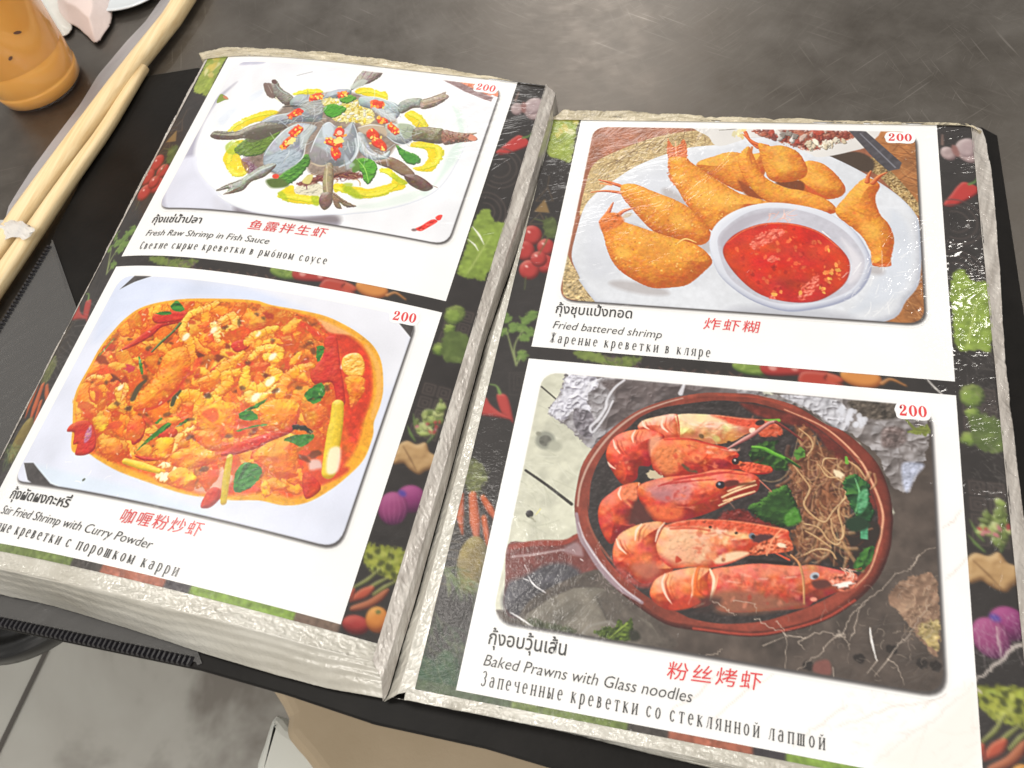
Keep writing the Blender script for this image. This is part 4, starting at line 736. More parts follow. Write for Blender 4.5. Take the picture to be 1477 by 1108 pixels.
    for c, rx, ry, a in (("U 240,280", 6, 3.5, -20), ("U 345,240", 3, 7, 0), ("U 410,550", 5, 4, 0), ("U 620,760", 7, 4, -30), ("U 110,800", 6, 5, 20), ("U 800,740", 6, 4, -10), ("U 370,740", 5, 4, 20), ("V 345,345", 7, 3.4, -5), ("S 830,510", 6, 4, -30), ("S 1030,465", 4, 2, 10), ("S 660,430", 4, 2.4, 0), ("S 800,770", 6, 5, 30), ("S 455,815", 3, 4, 0), ("S 1350,930", 6, 4, 10), ("S 650,1040", 6, 4, -20), ("T 550,140", 5, 4, 0), ("T 650,185", 6, 4, -20), ("T 990,240", 8, 4, -20), ("T 1200,280", 8, 3, -10), ("T 1190,440", 7, 4, -40), ("T 1320,720", 9, 5, -20), ("V 960,470", 12, 6, -20), ("V 880,500", 10, 5, 30), ("U 910,460", 5, 6, 0), ("U 1010,740", 5, 6, 0), ("U 880,400", 6, 4, 0), ("U 600,380", 4, 4, 0), ("S 930,620", 3, 8, 20), ("U 480,180", 4, 3, 30), ("U 530,210", 4, 3, 30)):
        cv.ell(c, rx * .85, ry * .8, a, (84, 50, 30), soft=3.5, wob=.12, alpha=.7)
    cv.ell("S 665,690", 8, 6, 0, (196, 56, 66), soft=2.5, wob=.2); cv.shape("T 270,400 320,330 320,430 260,490", (206, 140, 190), soft=3, tex=1, alpha=.8)
    cv.scatter(heap, 420, (.8, 2), [(255, 226, 130), (206, 80, 24), (255, 200, 70), (226, 116, 34), (200, 70, 24)], soft=1.4, alpha=.4)
    cv.scatter(heap, 70, (.8, 2.2), [(255, 250, 226)], asp=(1.5, 4), soft=1.2, alpha=.5)
    cv.ell("T 255,815", 3, 1.5, -40, (90, 96, 84), soft=1); cv.hairs("o 60,650 200,700 180,740 60,700", 8, (6, 14), (.5, .9), [(250, 251, 255)], soft=1)
    finish(cv, 'low')


def leafy(cv, p, c, inv=None, **k):
    cv.shape(p, c, inv=inv, **{**dict(hi=(176, 206, 90), lo=(60, 84, 24), soft=1.3, edge=1.8, fold=1.6, fs=20, con=1.2, var=.08), **k})


def art_page(cv):
    L, R = INVL, INVR
    g2 = (92, 78, 70)
    cv.a *= (1 + .06 * cv.nz(20, (slice(0, cv.h), slice(0, cv.w)))[..., None])
    # ---- strip right of the cards
    for c, rx, ry in (("I 1090,400", 9, 9), ("I 1195,400", 16, 16)):
        cv.ell(c, rx, ry, 0, (176, 150, 150), inv=L, bulge=9, hi=(226, 208, 206), lo=(110, 84, 86), soft=1.3, var=.06)
    cv.ell("I 1130,390", 4, 8, 0, (150, 96, 90), inv=L, soft=3); cv.ell("X 260,170", 15, 14, 0, (176, 152, 156), inv=R, bulge=10, hi=(226, 208, 208), lo=(110, 84, 90), soft=1.3, alpha=.6)
    cv.stroke("I 1100,300 1080,350", [3, 5], (130, 100, 90), inv=L, soft=1.5)
    cv.shape("I 965,655 1020,610 1070,570 1110,555 1160,590 1150,620 1080,650 1000,672", (206, 44, 40), inv=L, bulge=5, hi=(244, 120, 110), lo=(120, 18, 20)); cv.stroke("I 1125,570 1160,560 1185,535", [5, 4, 2], (92, 140, 60), inv=L)
    for r in (30, 23, 14):
        t = np.linspace(-1.7, 2.2, 14); c = tr("I 990,750")[0]
        cv.stroke(np.c_[c[0] + r * 1.05 * np.cos(t), c[1] + r * .95 * np.sin(t)], 3, (84, 70, 66), inv=L, soft=2, alpha=.75)
        c = tr("I 900,1010")[0]
        cv.stroke(np.c_[c[0] + r * 1.0 * np.cos(t), c[1] + r * .95 * np.sin(t)], 3, (84, 70, 66), inv=L, soft=2, alpha=.75)
    leafy(cv, "W 60,800 90,700 110,620 150,545 190,530 215,580 280,590 270,640 240,690 215,720 230,770 180,800 170,830 120,820", (132, 160, 46), inv=L); cv.stroke("W 100,800 150,720 200,640", [2, 3, 1], (190, 206, 110), inv=L, soft=2, alpha=.7)
    for i in range(4):                                   # faint printed tile pattern
        for j in range(2):
            for vv in (.86, 1.10):
                u0, v0 = 1.012 + .038 * j, vv + .038 * i - (.01 if vv > 1 else 0)
                for s in (.014, .006):
                    q = np.array([(u0 - s, v0 - s), (u0 + s, v0 - s), (u0 + s, v0 + s), (u0 - s, v0 + s)]) + [.016, 0]
                    q = (q * 177 - [cv.x0, cv.y0]) * cv.res
                    d, sl = cv.sdf(np.r_[q, q[:1]], False, rad=np.full(5, .45 * cv.res))
                    cv.paint(d, sl, (82, 70, 66), soft=1.2, alpha=.8)
    for c, r in (("L 1450,310", 9), ("L 1370,515", 7), ("L 1450,500", 8), ("L 1430,390", 8), ("Y 1130,330", 17), ("Y 1110,610", 11)):
        i = L if c[0] == 'L' else R
        cv.ell(c, r * 1.1, r, 0, (122, 152, 50), inv=i, bulge=8, fold=.8, fs=8, hi=(190, 210, 100), lo=(60, 84, 30), edge=1.5, soft=1.3, alpha=1 if i is L else .75)
    leafy(cv, "L 1400,420 1470,400 1540,440 1560,540 1480,590 1390,560", (84, 104, 44), inv=L)
    for p in ("L 1180,960 1200,1010 1225,1050", "L 1215,890 1225,960 1240,1000", "L 1370,930 1340,1010 1300,1060", "L 1420,940 1390,1010 1380,1060"):
        cv.stroke(p, [1, 5, 3], (96, 130, 56), inv=L, bulge='r')
    cv.scatter("V 1380,740 1400,720 1420,770 1390,800", 4, (2, 3), [(160, 170, 80)], inv=L)
    cv.scatter("N 1110,180 1180,120 1220,150 1200,220 1240,60 1270,90 1250,140 1190,260 1130,260", 46, (3, 7), [(136, 160, 66), (164, 182, 88), (110, 130, 56), (180, 190, 110)], inv=L, bulge=4, soft=1.4, wob=.1); cv.scatter("N 1110,180 1250,160 1230,240 1120,240", 9, (1.5, 3), [(190, 60, 60), (200, 110, 120)], inv=L)
    gi = (190, 146, 88)
    cv.shape("N 985,400 1010,310 1060,280 1110,300 1160,290 1180,340 1230,370 1220,420 1160,440 1120,460 1070,430 1040,400", gi, inv=L, bulge=9, hi=(232, 196, 140), lo=(116, 76, 40), tex=.8, ts=8); cv.stroke("N 1040,310 1080,380 1110,440", [1.5, 2.5, 1], (130, 90, 50), inv=L, soft=1.6)
    on = dict(hi=(214, 110, 170), lo=(84, 20, 70), bulge=22, con=1.3)
    cv.ell("N 1080,590", 22, 20, 0, (150, 44, 116), inv=L, **on); cv.ell("N 985,640", 22, 24, 10, (156, 54, 116), inv=L, **on)
    for k in range(5):
        cv.stroke(np.array([tr("N 985,640")[0] + [k * 5 - 9, -20], tr("N 985,640")[0] + [k * 8 - 14, 2], tr("N 985,640")[0] + [k * 5 - 9, 20]]), 1, (190, 96, 150), inv=L, soft=1.5, alpha=.6)
    cv.ell("N 1035,560", 6, 4, 30, (80, 60, 170), inv=L, soft=5)
    leafy(cv, "N 830,900 850,830 900,840 960,840 1040,860 1060,920 1040,980 1010,1050 960,1010 900,990 850,960", (146, 154, 36), inv=L, fold=2.4, fs=8, lo=(54, 60, 16), edge=2.5); cv.scatter("N 850,860 1040,880 1020,1030 880,980", 40, (2, 5), [(160, 166, 44), (70, 76, 24), (176, 182, 66)], inv=L, soft=2)
    for p in ("N 780,1060 850,1020 920,960", "N 830,1080 900,1040 960,1010", "N 880,1100 940,1060 1000,1030"):
        cv.stroke(p, [4, 6, 3], (140, 146, 56), inv=L, bulge='r')
    CRX = "c 0,0"
    H = (300, 780, 3.38); T = lambda s: "o " + " ".join("%g,%g" % (H[0] + float(w.split(',')[0]) / H[2], H[1] + float(w.split(',')[1]) / H[2]) for w in s.split())
    for p, c in (("690,290 740,240 800,220 810,240 770,280 700,300", (196, 72, 44)), ("700,320 780,290 860,240 885,240 850,290 780,330 700,345", (170, 88, 50)), ("680,260 700,230 720,240 700,290", (190, 70, 50))):
        cv.shape(T(p), c, inv=L, bulge=5, hi=(240, 140, 100), lo=(96, 30, 20))
    cv.ell(T("720,410"), 20, 14, 10, (178, 40, 38), inv=L, bulge=12, hi=(230, 110, 90), lo=(96, 16, 20)); cv.ell(T("825,385"), 17, 19, 0, (218, 124, 36), inv=L, bulge=14, hi=(250, 190, 90), lo=(140, 60, 16)); cv.ell(T("830,348"), 4, 3, 0, (96, 110, 50), inv=L)
    # ---- strip left of the cards
    leafy(cv, "F 60,40 320,45 330,70 200,100 150,350 90,350 0,310 20,180", (150, 170, 50), inv=R, hi=(232, 226, 130)); cv.scatter("F 60,60 190,110 150,220 40,220", 24, (2, 6), [(216, 190, 70), (236, 226, 170), (150, 176, 60)], inv=R, soft=2, alpha=.7)
    for p, f in (("W 437,440 387,495 460,495", 0), ("W 425,487 380,540 445,545", 1), ("W 405,545 360,592 430,592", 0)):
        if f:
            cv.shape(p, (140, 106, 56), inv=R, smooth=False)
        else:
            q = tr(p); cv.stroke(np.r_[q, q[:1]], 1.3, (112, 86, 56), inv=R, smooth=False)
    cv.stroke("W 437,440 443,390", 1.2, (112, 86, 56), inv=R)
    for c, r in (("W 430,690", 13), ("W 370,640", 15), ("W 340,705", 15), ("W 425,760", 14), ("W 360,785", 15), ("W 400,740", 12)):
        cv.ell(c, r, r * .95, 0, (198, 46, 42), inv=R, bulge=11, hi=(244, 150, 130), lo=(110, 18, 18)); q = tr(c)[0] + [-4, -5]; cv.ell(q, 2.4, 1.6, 30, (250, 200, 190), inv=R, soft=2)
    for p in ("W 430,560 440,640 400,720", "W 345,815 340,868", "W 440,600 410,660", "W 380,570 440,590 460,640"):
        cv.stroke(p, [2, 3, 1.5], (92, 106, 50), inv=R, soft=1.5)
    leafy(cv, "W 420,580 470,570 470,650 430,640", (78, 92, 40), inv=R)
    for c in ("A 110,215", "A 150,265", "A 215,230", "A 90,290", "A 200,270", "A 240,290", "A 250,200", "A 195,415", "A 210,320"):
        cv.ell(c, 8, 7, 20, (104, 140, 54), inv=R, edge=3, fold=.8, fs=8, hi=(170, 196, 90), lo=(46, 70, 26), wob=.1)
    for p in ("A 165,470 140,380 115,290", "A 165,470 155,370 200,280", "A 170,460 190,420"):
        cv.stroke(p, [3, 3, 2], (140, 156, 90), inv=R)
    for p in ("A 60,640 75,620 120,640 150,770 130,760 85,720", "A 0,640 30,680 80,720 150,760 60,745 -40,730 -50,690"):
        cv.shape(p, (198, 54, 48), inv=R, bulge=6, hi=(240, 130, 116), lo=(120, 26, 26))
    cv.stroke("A 20,568 60,580 78,618", [2, 3, 6], (112, 150, 66), inv=R)
    for s in (0, 8, 16):
        c = tr("A 180,545")[0]; q = np.array([(-14 + s * .4, -10), (10, -10), (10, 22), (-14 + s * .4, 22), (-14 + s * .4, -10)]) * (1 - s / 26) + c
        cv.stroke(q, 1.4, (76, 66, 62), inv=R, smooth=False, alpha=.7)
    leafy(cv, "a 330,560 340,500 390,500 440,560 420,620 390,650 360,640", (104, 108, 60), inv=R, fold=2.4, fs=8, edge=3, lo=(50, 54, 30)); cv.hairs("a 340,520 430,540 400,640 360,640", 30, (8, 18), (.8, 1.8), [(140, 146, 80), (80, 86, 40)], ang=80, inv=R, soft=1.2)
    for p, w in (("a 320,660 318,740 330,835", [12, 14, 3]), ("a 375,660 385,780 400,910", [13, 17, 2]), ("a 420,670 450,720 480,770", [9, 12, 6]), ("a 425,760 435,830 440,885", [9, 9, 3])):
        cv.stroke(p, w, (216, 92, 40), inv=R, bulge='r', hi=(244, 150, 90), lo=(140, 44, 16))
    for k in range(9):
        y = 745 + k * 38
        cv.stroke("a %d,%d %d,%d" % (290 - k * 11, y, 345 - k * 8, y + 10), 1.2, (124, 102, 62), inv=R, soft=1.3, alpha=.85)
    cv.ell("a 375,970", 23, 42, 8, (128, 106, 40), inv=R, bulge=20, hi=(176, 160, 80), lo=(70, 64, 22), var=.08)
    cv.hairs("a 300,960 420,1080 300,1080 210,960", 40, (16, 40), (1, 2.2), [(96, 120, 60), (64, 90, 44), (140, 156, 90)], ang=50, curl=.3, inv=R, soft=1.4, alpha=.7)
    leafy(cv, "c 150,560 190,500 240,540 300,480 380,560 360,700 260,690 160,660", (40, 78, 48), inv=R, hi=(130, 170, 130), lo=(20, 40, 28)); cv.hairs("c 220,240 420,380 380,560 160,560", 70, (14, 40), (1, 2.5), [(60, 90, 50), (90, 104, 60), (36, 60, 40)], ang=60, curl=.4, inv=R, soft=1.6, alpha=.6)
    # ---- strip between the two cards, and the sliver below the lower one
    leafy(cv, "A 470,400 560,395 640,420 820,430 780,480 700,480 560,450 500,430", (112, 132, 50), inv=R, edge=2.4); cv.hairs("A 560,420 820,430 800,490 640,470", 30, (5, 12), (1, 2), [(140, 150, 70), (96, 70, 90), (70, 84, 40)], inv=R, soft=1.3)
    for k in range(5):
        x = 835 + k * 125; cv.stroke("A %d,%d %d,%d %d,%d" % (x - 35, 470 + k * 9, x, 500 + k * 9, x + 35, 475 + k * 9), [2, 3.4, 2], (106, 74, 64), inv=R, smooth=False, soft=1.5)
    cv.ell("L 455,55", 22, 9, 10, (122, 152, 50), inv=L, bulge=7, hi=(190, 210, 100), lo=(56, 84, 24)); cv.hairs("L 400,40 500,30 510,85 400,70", 14, (10, 26), (1, 2), [(176, 200, 100), (80, 110, 40)], ang=-12, inv=L, soft=1.2, alpha=.7)
    cv.shape("L 515,30 620,40 810,70 815,110 700,110 515,95", (190, 44, 38), inv=L, bulge=8, hi=(230, 120, 100), lo=(120, 20, 20)); cv.ell("L 560,60", 5, 4, 0, (226, 140, 130), inv=L, soft=3); cv.ell("L 665,75", 4, 3, 0, (226, 140, 130), inv=L, soft=3)
    cv.ell("L 800,140", 20, 8, 12, (206, 70, 40), inv=L, bulge=7); cv.ell("L 970,150", 24, 13, 14, (222, 132, 46), inv=L, bulge=10, hi=(250, 190, 110), lo=(150, 70, 20)); cv.stroke("L 1060,190 1110,175 1170,215", [7, 5, 3], (206, 124, 50), inv=L, bulge='r')
    cv.shape("Y 0,170 160,180 165,225 300,270 0,260", (196, 52, 34), inv=R, bulge=6, soft=1.5)
    y0 = 1.688
    for u0, u1, c in ((-.09, .12, (70, 90, 56)), (.12, .36, (110, 130, 60)), (.36, .44, (70, 64, 60)), (.44, .60, (176, 92, 66)), (.60, .66, (60, 54, 60)), (.66, .90, (128, 164, 52)), (.90, 1.0, (120, 96, 80))):
        q = (np.array([(u0, y0 - .01), (u1, y0 - .01), (u1, 1.72), (u0, 1.72)]) * 177 - [cv.x0, cv.y0]) * cv.res
        d, sl = cv.sdf(q, True); cv.paint(d, sl, c, soft=3, var=.15, vs=4)
    for ax in (0, 1):
        cv.a = cv.a * .6 + .2 * np.roll(cv.a, 1, ax) + .2 * np.roll(cv.a, -1, ax)
    gr = (cv.a @ [.3, .59, .11])[..., None]; cv.a = gr + (cv.a - gr) * .80
    if cv.inv is INVR:              # a long white crack and fine creases worn into this page only
        W = (206, 196, 188)
        for p, w in (("Z 1477,285 1420,300 1380,330 1330,390 1290,415 1250,450 1210,490 1170,500 1150,530", [5, 4, 3, 2]), ("Z 1300,170 1310,260 1320,370", [2, 2.5, 1]), ("Z 1160,580 1190,600", [4, 3])):
            q = catmull(tr(p), False, 5); cv.stroke(q + cv.rng.normal(size=q.shape) * .9, w, W, smooth=False, soft=1.2, alpha=.85)
        cv.hairs("Z 1130,100 1477,60 1477,330 1130,330", 60, (8, 30), (.5, 1), [(190, 176, 180)], ang=75, curl=.3, soft=1.1, alpha=.45)
        cv.hairs("Y 1080,0 1320,0 1400,700 1430,1108 1090,900", 150, (6, 26), (.5, 1), [(150, 146, 140), (120, 116, 112)], ang=20, curl=.3, soft=1.2, alpha=.4)
        cv.stroke("Y 835,222 880,270 940,325", [2, 3, 2], (214, 210, 206), soft=1)
    else:
        cv.stroke("W 118,600 150,640 170,680", [1, 4, 1], (250, 252, 244), soft=1); cv.stroke("W 100,655 130,680 145,705", [1, 3, 1], (250, 252, 244), soft=1)
        cv.hairs("S -100,300 150,160 330,60 0,900 -200,1000", 50, (14, 40), (.6, 1.4), [(150, 146, 144), (120, 116, 114)], ang=2, curl=.15, soft=1.3, alpha=.5)
    cv.a = np.clip(cv.a, 0, 255)


def art_card(cv, worn):
    cv.a *= 1 + .006 * cv.nz(60, (slice(0, cv.h), slice(0, cv.w)))[..., None]
    if worn:
        T = (214, 196, 184)
        for p in ("Z 1140,540 1080,620 1000,670 900,770 830,820 760,850 640,950 560,1010 480,1080", "Z 950,620 820,670 640,690 490,740 380,790 220,830", "Z 1150,1010 1050,1090", "Z 960,610 880,640 800,720", "Z 830,830 780,960 730,1090", "Z 300,690 200,760 60,860 -60,960",
                  "Z 1150,860 1000,880 900,850", "E 1430,60 1380,120 1310,170", "E 1470,300 1400,380 1330,430", "E 430,930 300,1010 200,1090 80,1200", "E 120,930 20,1040 -120,1120"):
            q = catmull(tr(p), False, 6); cv.stroke(q + cv.rng.normal(size=q.shape) * .9, [.8, 1.4, .6], T, smooth=False, soft=1.6, alpha=.75)
        cv.shape("Z 1150,560 900,780 500,1080 1150,1120", (247, 240, 234), soft=20, alpha=.8)
        cv.hairs("Z 1140,560 1140,1100 0,1000 300,600", 60, (5, 24), (.5, .9), [(226, 212, 204)], ang=-35, soft=1.4, alpha=.5)

# ------------------------------------------------------------------ object helpers
def tag(o, label=None, cat=None, group=None, kind=None):
    for k, v in (('label', label), ('category', cat), ('group', group), ('kind', kind)):
        if v:
            o[k] = v
    return o


def empty(name, loc=(0, 0, 0)):
    o = bpy.data.objects.new(name, None); COL.objects.link(o); o.location = loc; o.empty_display_size = .02
    return o


def mesh_obj(name, verts, faces, mat, parent=None, smooth=True):
    me = bpy.data.meshes.new(name)
    me.from_pydata([tuple(v) for v in verts], [], [tuple(f) for f in faces])
    return mesh_link(name, me, mat, parent, smooth)


def mesh_link(name, me, mat, parent=None, smooth=True):
    if smooth:
        me.polygons.foreach_set('use_smooth', np.ones(len(me.polygons), bool))
    me.update()
    o = bpy.data.objects.new(name, me); COL.objects.link(o); o.data.materials.append(mat)
    if parent:
        o.parent = parent; o.matrix_parent_inverse = parent.matrix_world.inverted()
        if parent.type == 'EMPTY':
            o.matrix_parent_inverse = Matrix.Translation(-Vector(parent.location))
    return o


def grid_faces(nx, ny, keep=None):
    i = np.arange((ny - 1) * (nx - 1)); r, c = i // (nx - 1), i % (nx - 1); a = r * nx + c
    f = np.stack([a, a + nx, a + nx + 1, a + 1], 1)
    if keep is not None:
        f = f[keep[f].all(1)]
    return f


def np_mesh(name, V, F, mat, parent=None, col=None, smooth=True):
    used = np.zeros(len(V), bool); used[F.ravel()] = True; idx = np.cumsum(used) - 1
    V, F = V[used], idx[F]
    me = bpy.data.meshes.new(name)
    me.vertices.add(len(V)); me.vertices.foreach_set('co', V.astype(np.float32).ravel())
    me.loops.add(F.size); me.loops.foreach_set('vertex_index', F.astype(np.int32).ravel())
    me.polygons.add(len(F)); me.polygons.foreach_set('loop_start', (np.arange(len(F)) * F.shape[1]).astype(np.int32))
    me.update(calc_edges=True)
    if col is not None:
        ca = me.color_attributes.new('Print', 'FLOAT_COLOR', 'POINT')
        c = np.ones((len(V), 4), np.float32); c[:, :3] = col[used]
        ca.data.foreach_set('color', c.ravel())
    return mesh_link(name, me, mat, parent, smooth)


def sheet(name, rows, mat, parent=None, **k):       # rows: list of equally long point rows
    ny, nx = len(rows), len(rows[0])
    return np_mesh(name, np.concatenate([np.asarray(r, float) for r in rows]), grid_faces(nx, ny), mat, parent, **k)


def resample(p, n):
    p = np.asarray(p, float); d = np.r_[0, np.cumsum(np.linalg.norm(np.diff(p, axis=0), axis=1))]
    t = np.linspace(0, d[-1], n)
    return np.stack([np.interp(t, d, p[:, i]) for i in range(p.shape[1])], 1)


def prism(name, pts, z0, z1, mat, parent=None, bevel=0, seg=3, ngon_smooth=False):
    bm = bmesh.new(); vs = [bm.verts.new((p[0], p[1], z0)) for p in pts]
    f = bm.faces.new(vs)
    if f.normal.z > 0:
        f.normal_flip()
    r = bmesh.ops.extrude_face_region(bm, geom=[f]); up = [v for v in r['geom'] if isinstance(v, bmesh.types.BMVert)]
    bmesh.ops.translate(bm, verts=up, vec=(0, 0, z1 - z0))
    bmesh.ops.recalc_face_normals(bm, faces=bm.faces[:])
    if bevel:
        e = [e for e in bm.edges if abs(e.verts[0].co.z - e.verts[1].co.z) < 1e-6]
        bmesh.ops.bevel(bm, geom=e, offset=bevel, segments=seg, affect='EDGES', profile=.5)
    me = bpy.data.meshes.new(name); bm.to_mesh(me); bm.free()
    o = mesh_link(name, me, mat, parent, False)
    return o


def tube(name, pts, rads, mat, parent=None, n=12, flat=1., square=0.):
    pts = [Vector(p) for p in pts]; V, F = [], []
    for i, p in enumerate(pts):
        t = (pts[min(i + 1, len(pts) - 1)] - pts[max(i - 1, 0)]).normalized()
        s = t.cross(Vector((0, 0, 1))).normalized(); u = s.cross(t)
        r = rads[i] if hasattr(rads, '__len__') else rads
        for k in range(n):
            a = 2 * math.pi * k / n; c, d = math.cos(a), math.sin(a)
            m = 1 / (abs(c)**(2 + square) + abs(d)**(2 + square))**(1 / (2 + square)) if square else 1
            V.append(p + s * (c * r * m) + u * (d * r * m * flat))
    for i in range(len(pts) - 1):
        for k in range(n):
            F.append((i * n + k, i * n + (k + 1) % n, (i + 1) * n + (k + 1) % n, (i + 1) * n + k))
    F += [tuple(range(n - 1, -1, -1)), tuple(range((len(pts) - 1) * n, len(pts) * n))]
    return mesh_obj(name, V, F, mat, parent)


# ------------------------------------------------------------------ materials
class M:
    def __init__(s, name):
        s.m = bpy.data.materials.new(name); s.m.use_nodes = True; s.nt = s.m.node_tree; s.b = s.nt.nodes['Principled BSDF']

    def n(s, t, **k):
        o = s.nt.nodes.new(t)
        for a, v in k.items():
            if a.startswith('i_'):
                o.inputs[a[2:].replace('_', ' ')].default_value = v
            else:
                setattr(o, a, v)
        return o

    def l(s, a, b):
        s.nt.links.new(a, b)

    def set(s, **k):
        for a, v in k.items():
            a = a.replace('_', ' ')
            if a in s.b.inputs:
                s.b.inputs[a].default_value = (*v, 1) if isinstance(v, tuple) and len(v) == 3 else v
        return s

    def coords(s, scale=(1, 1, 1), rot=(0, 0, 0)):
        t = s.n('ShaderNodeTexCoord'); r = s.n('ShaderNodeMapping'); r.inputs['Rotation'].default_value = rot; s.l(t.outputs['Object'], r.inputs[0])
        mp = s.n('ShaderNodeMapping'); mp.inputs['Scale'].default_value = scale; s.l(r.outputs[0], mp.inputs[0]); return mp.outputs[0]

    def noise(s, vec, scale, detail=4, rough=.6, dist=0):
        o = s.n('ShaderNodeTexNoise'); o.inputs['Scale'].default_value = scale; o.inputs['Detail'].default_value = detail; o.inputs['Roughness'].default_value = rough; o.inputs['Distortion'].default_value = dist
        if vec is not None:
            s.l(vec, o.inputs['Vector'])
        return o.outputs['Fac']

    def ramp(s, fac, stops):
        r = s.n('ShaderNodeValToRGB'); e = r.color_ramp.elements
        while len(e) < len(stops):
            e.new(.5)
        for i, (p, c) in enumerate(stops):
            e[i].position = p; e[i].color = (*c, 1) if len(c) == 3 else c
        s.l(fac, r.inputs[0]); return r.outputs[0]

    def math(s, op, a, b=0.):
        o = s.n('ShaderNodeMath', operation=op)
        for i, v in enumerate((a, b)):
            if isinstance(v, (int, float)):
                o.inputs[i].default_value = v
            else:
                s.l(v, o.inputs[i])
        return o.outputs[0]

    def bump(s, h, strength, dist, to='Normal', normal=None):
        b = s.n('ShaderNodeBump'); b.inputs['Strength'].default_value = strength; b.inputs['Distance'].default_value = dist
        s.l(h, b.inputs['Height'])
        if normal is not None:
            s.l(normal, b.inputs['Normal'])
        s.l(b.outputs[0], s.b.inputs[to]); return b.outputs[0]


def g(v):
    return (v, v, v)


# laminated print: the printed colour under a clear, rippled film
mp = M('laminated_print'); at_ = mp.n('ShaderNodeAttribute', attribute_name='Print'); mp.l(at_.outputs['Color'], mp.b.inputs['Base Color'])
mp.set(Roughness=.5, Specular_IOR_Level=.25, Coat_Weight=.5, Coat_Roughness=.055)
v1 = mp.coords((1, 1, 1)); n1 = mp.noise(v1, 95, 3, .55); n2 = mp.noise(v1, 900, 3, .6); n3 = mp.noise(mp.coords((20, 300, 20), (0, 0, .1)), 1, 3, .6)
sep = mp.n('ShaderNodeSeparateXYZ'); mp.l(mp.coords(), sep.inputs[0])
# the film is crinkled towards the near left corner of the book, smoother elsewhere
mr = mp.n('ShaderNodeMapRange'); mr.inputs[1].default_value = -.16; mr.inputs[2].default_value = -.30; mr.inputs[3].default_value = .06; mr.inputs[4].default_value = 1.
mp.l(sep.outputs[1], mr.inputs[0])
mr2 = mp.n('ShaderNodeMapRange'); mr2.inputs[1].default_value = .10; mr2.inputs[2].default_value = -.06; mr2.inputs[3].default_value = .25; mr2.inputs[4].default_value = 1.
mp.l(sep.outputs[0], mr2.inputs[0])
cr = mp.math('MULTIPLY', mr.outputs[0], mr2.outputs[0])
w1 = mp.math('ABSOLUTE', mp.math('SUBTRACT', mp.noise(mp.coords((18, 5, 1), (0, 0, .5)), 3.2, 4, .6, .8), .5)); w2 = mp.math('ABSOLUTE', mp.math('SUBTRACT', mp.noise(mp.coords((6, 20, 1), (0, 0, -.35)), 3., 4, .6, .8), .5))
n1 = mp.math('SUBTRACT', n1, mp.math('MULTIPLY', mp.math('MINIMUM', w1, w2), 5.))
hh = mp.math('ADD', mp.math('MULTIPLY', n1, .20), mp.math('MULTIPLY', mp.math('MULTIPLY', n2, cr), .30)); hh = mp.math('ADD', hh, mp.math('MULTIPLY', n3, .02))
mp.bump(hh, .5, .0022, 'Coat Normal')
PRINT = mp.m

INK = M('black_ink').set(Base_Color=(.025, .024, .024), Roughness=.5, Coat_Weight=.3, Coat_Roughness=.2).m
REDINK = M('red_ink').set(Base_Color=(.62, .035, .04), Roughness=.5, Coat_Weight=.3, Coat_Roughness=.2).m
WHITEINK = M('white_print').set(Base_Color=(.80, .80, .80), Roughness=.5, Coat_Weight=.3, Coat_Roughness=.2).m

# milky, crumpled sleeve plastic
ms = M('sleeve_plastic'); v = ms.coords(); a1 = ms.noise(v, 60, 3, .55, .3); a2 = ms.noise(v, 420, 3, .65, .5)
ms.l(ms.ramp(ms.noise(v, 24, 3, .5, .3), [(.3, (.40, .375, .315)), (.5, (.52, .50, .44)), (.7, (.60, .585, .53))]), ms.b.inputs['Base Color'])
ms.set(Roughness=.3, Specular_IOR_Level=.5, Coat_Weight=1., Coat_Roughness=.06, Coat_IOR=1.7)
ms.bump(ms.math('ADD', ms.math('MULTIPLY', a1, .35), ms.math('MULTIPLY', a2, .5)), .6, .0016, 'Coat Normal'); SLEEVE = ms.m
mg = M('sleeve_weld'); v = mg.coords(); mg.l(mg.ramp(mg.noise(mg.coords((9, 1.2, 9), (0, 0, .22)), 26, 4, .65), [(.3, (.29, .26, .23)), (.5, (.43, .395, .36)), (.72, (.58, .55, .505))]), mg.b.inputs['Base Color'])
mg.set(Roughness=.3, Coat_Weight=1., Coat_Roughness=.07); mg.bump(mg.math('ADD', mg.math('MULTIPLY', mg.noise(v, 480, 3, .65), .5), mg.math('MULTIPLY', mg.noise(v, 90, 3, .6), .25)), .7, .0014, 'Coat Normal'); WELD = mg.m
mc = M('cream_worn_edge'); v = mc.coords((1, 4, 4)); mc.l(mc.ramp(mc.noise(v, 60, 5, .7, .5), [(.3, (.12, .10, .07)), (.42, (.42, .36, .24)), (.6, (.62, .55, .40)), (.8, (.74, .68, .54))]), mc.b.inputs['Base Color'])
mc.set(Roughness=.35, Coat_Weight=.4, Coat_Roughness=.15); mc.bump(mc.noise(v, 160, 4, .6), .5, .0012); CREAM = mc.m

mk = M('black_vinyl'); v = mk.coords(); mk.l(mk.ramp(mk.noise(v, 40, 4, .6), [(.3, (.004, .0034, .003)), (.7, (.009, .0078, .007))]), mk.b.inputs['Base Color'])
mk.set(Roughness=.45, Specular_IOR_Level=.14); mk.bump(mk.noise(v, 260, 4, .6), .18, .0005); VINYL = mk.m
mf = M('pocket_film'); v = mf.coords(); w_ = mf.noise(mf.coords((30, 6, 6), (0, 0, .7)), 3, 4, .6, .8)
mf.set(Base_Color=(.22, .215, .21), Roughness=.2, Alpha=.24, Coat_Weight=.45, Coat_Roughness=.06); mf.bump(w_, .25, .003); FILM = mf.m
mw = M('welded_vinyl').set(Base_Color=(.016, .015, .018), Roughness=.3, Specular_IOR_Level=.45).m

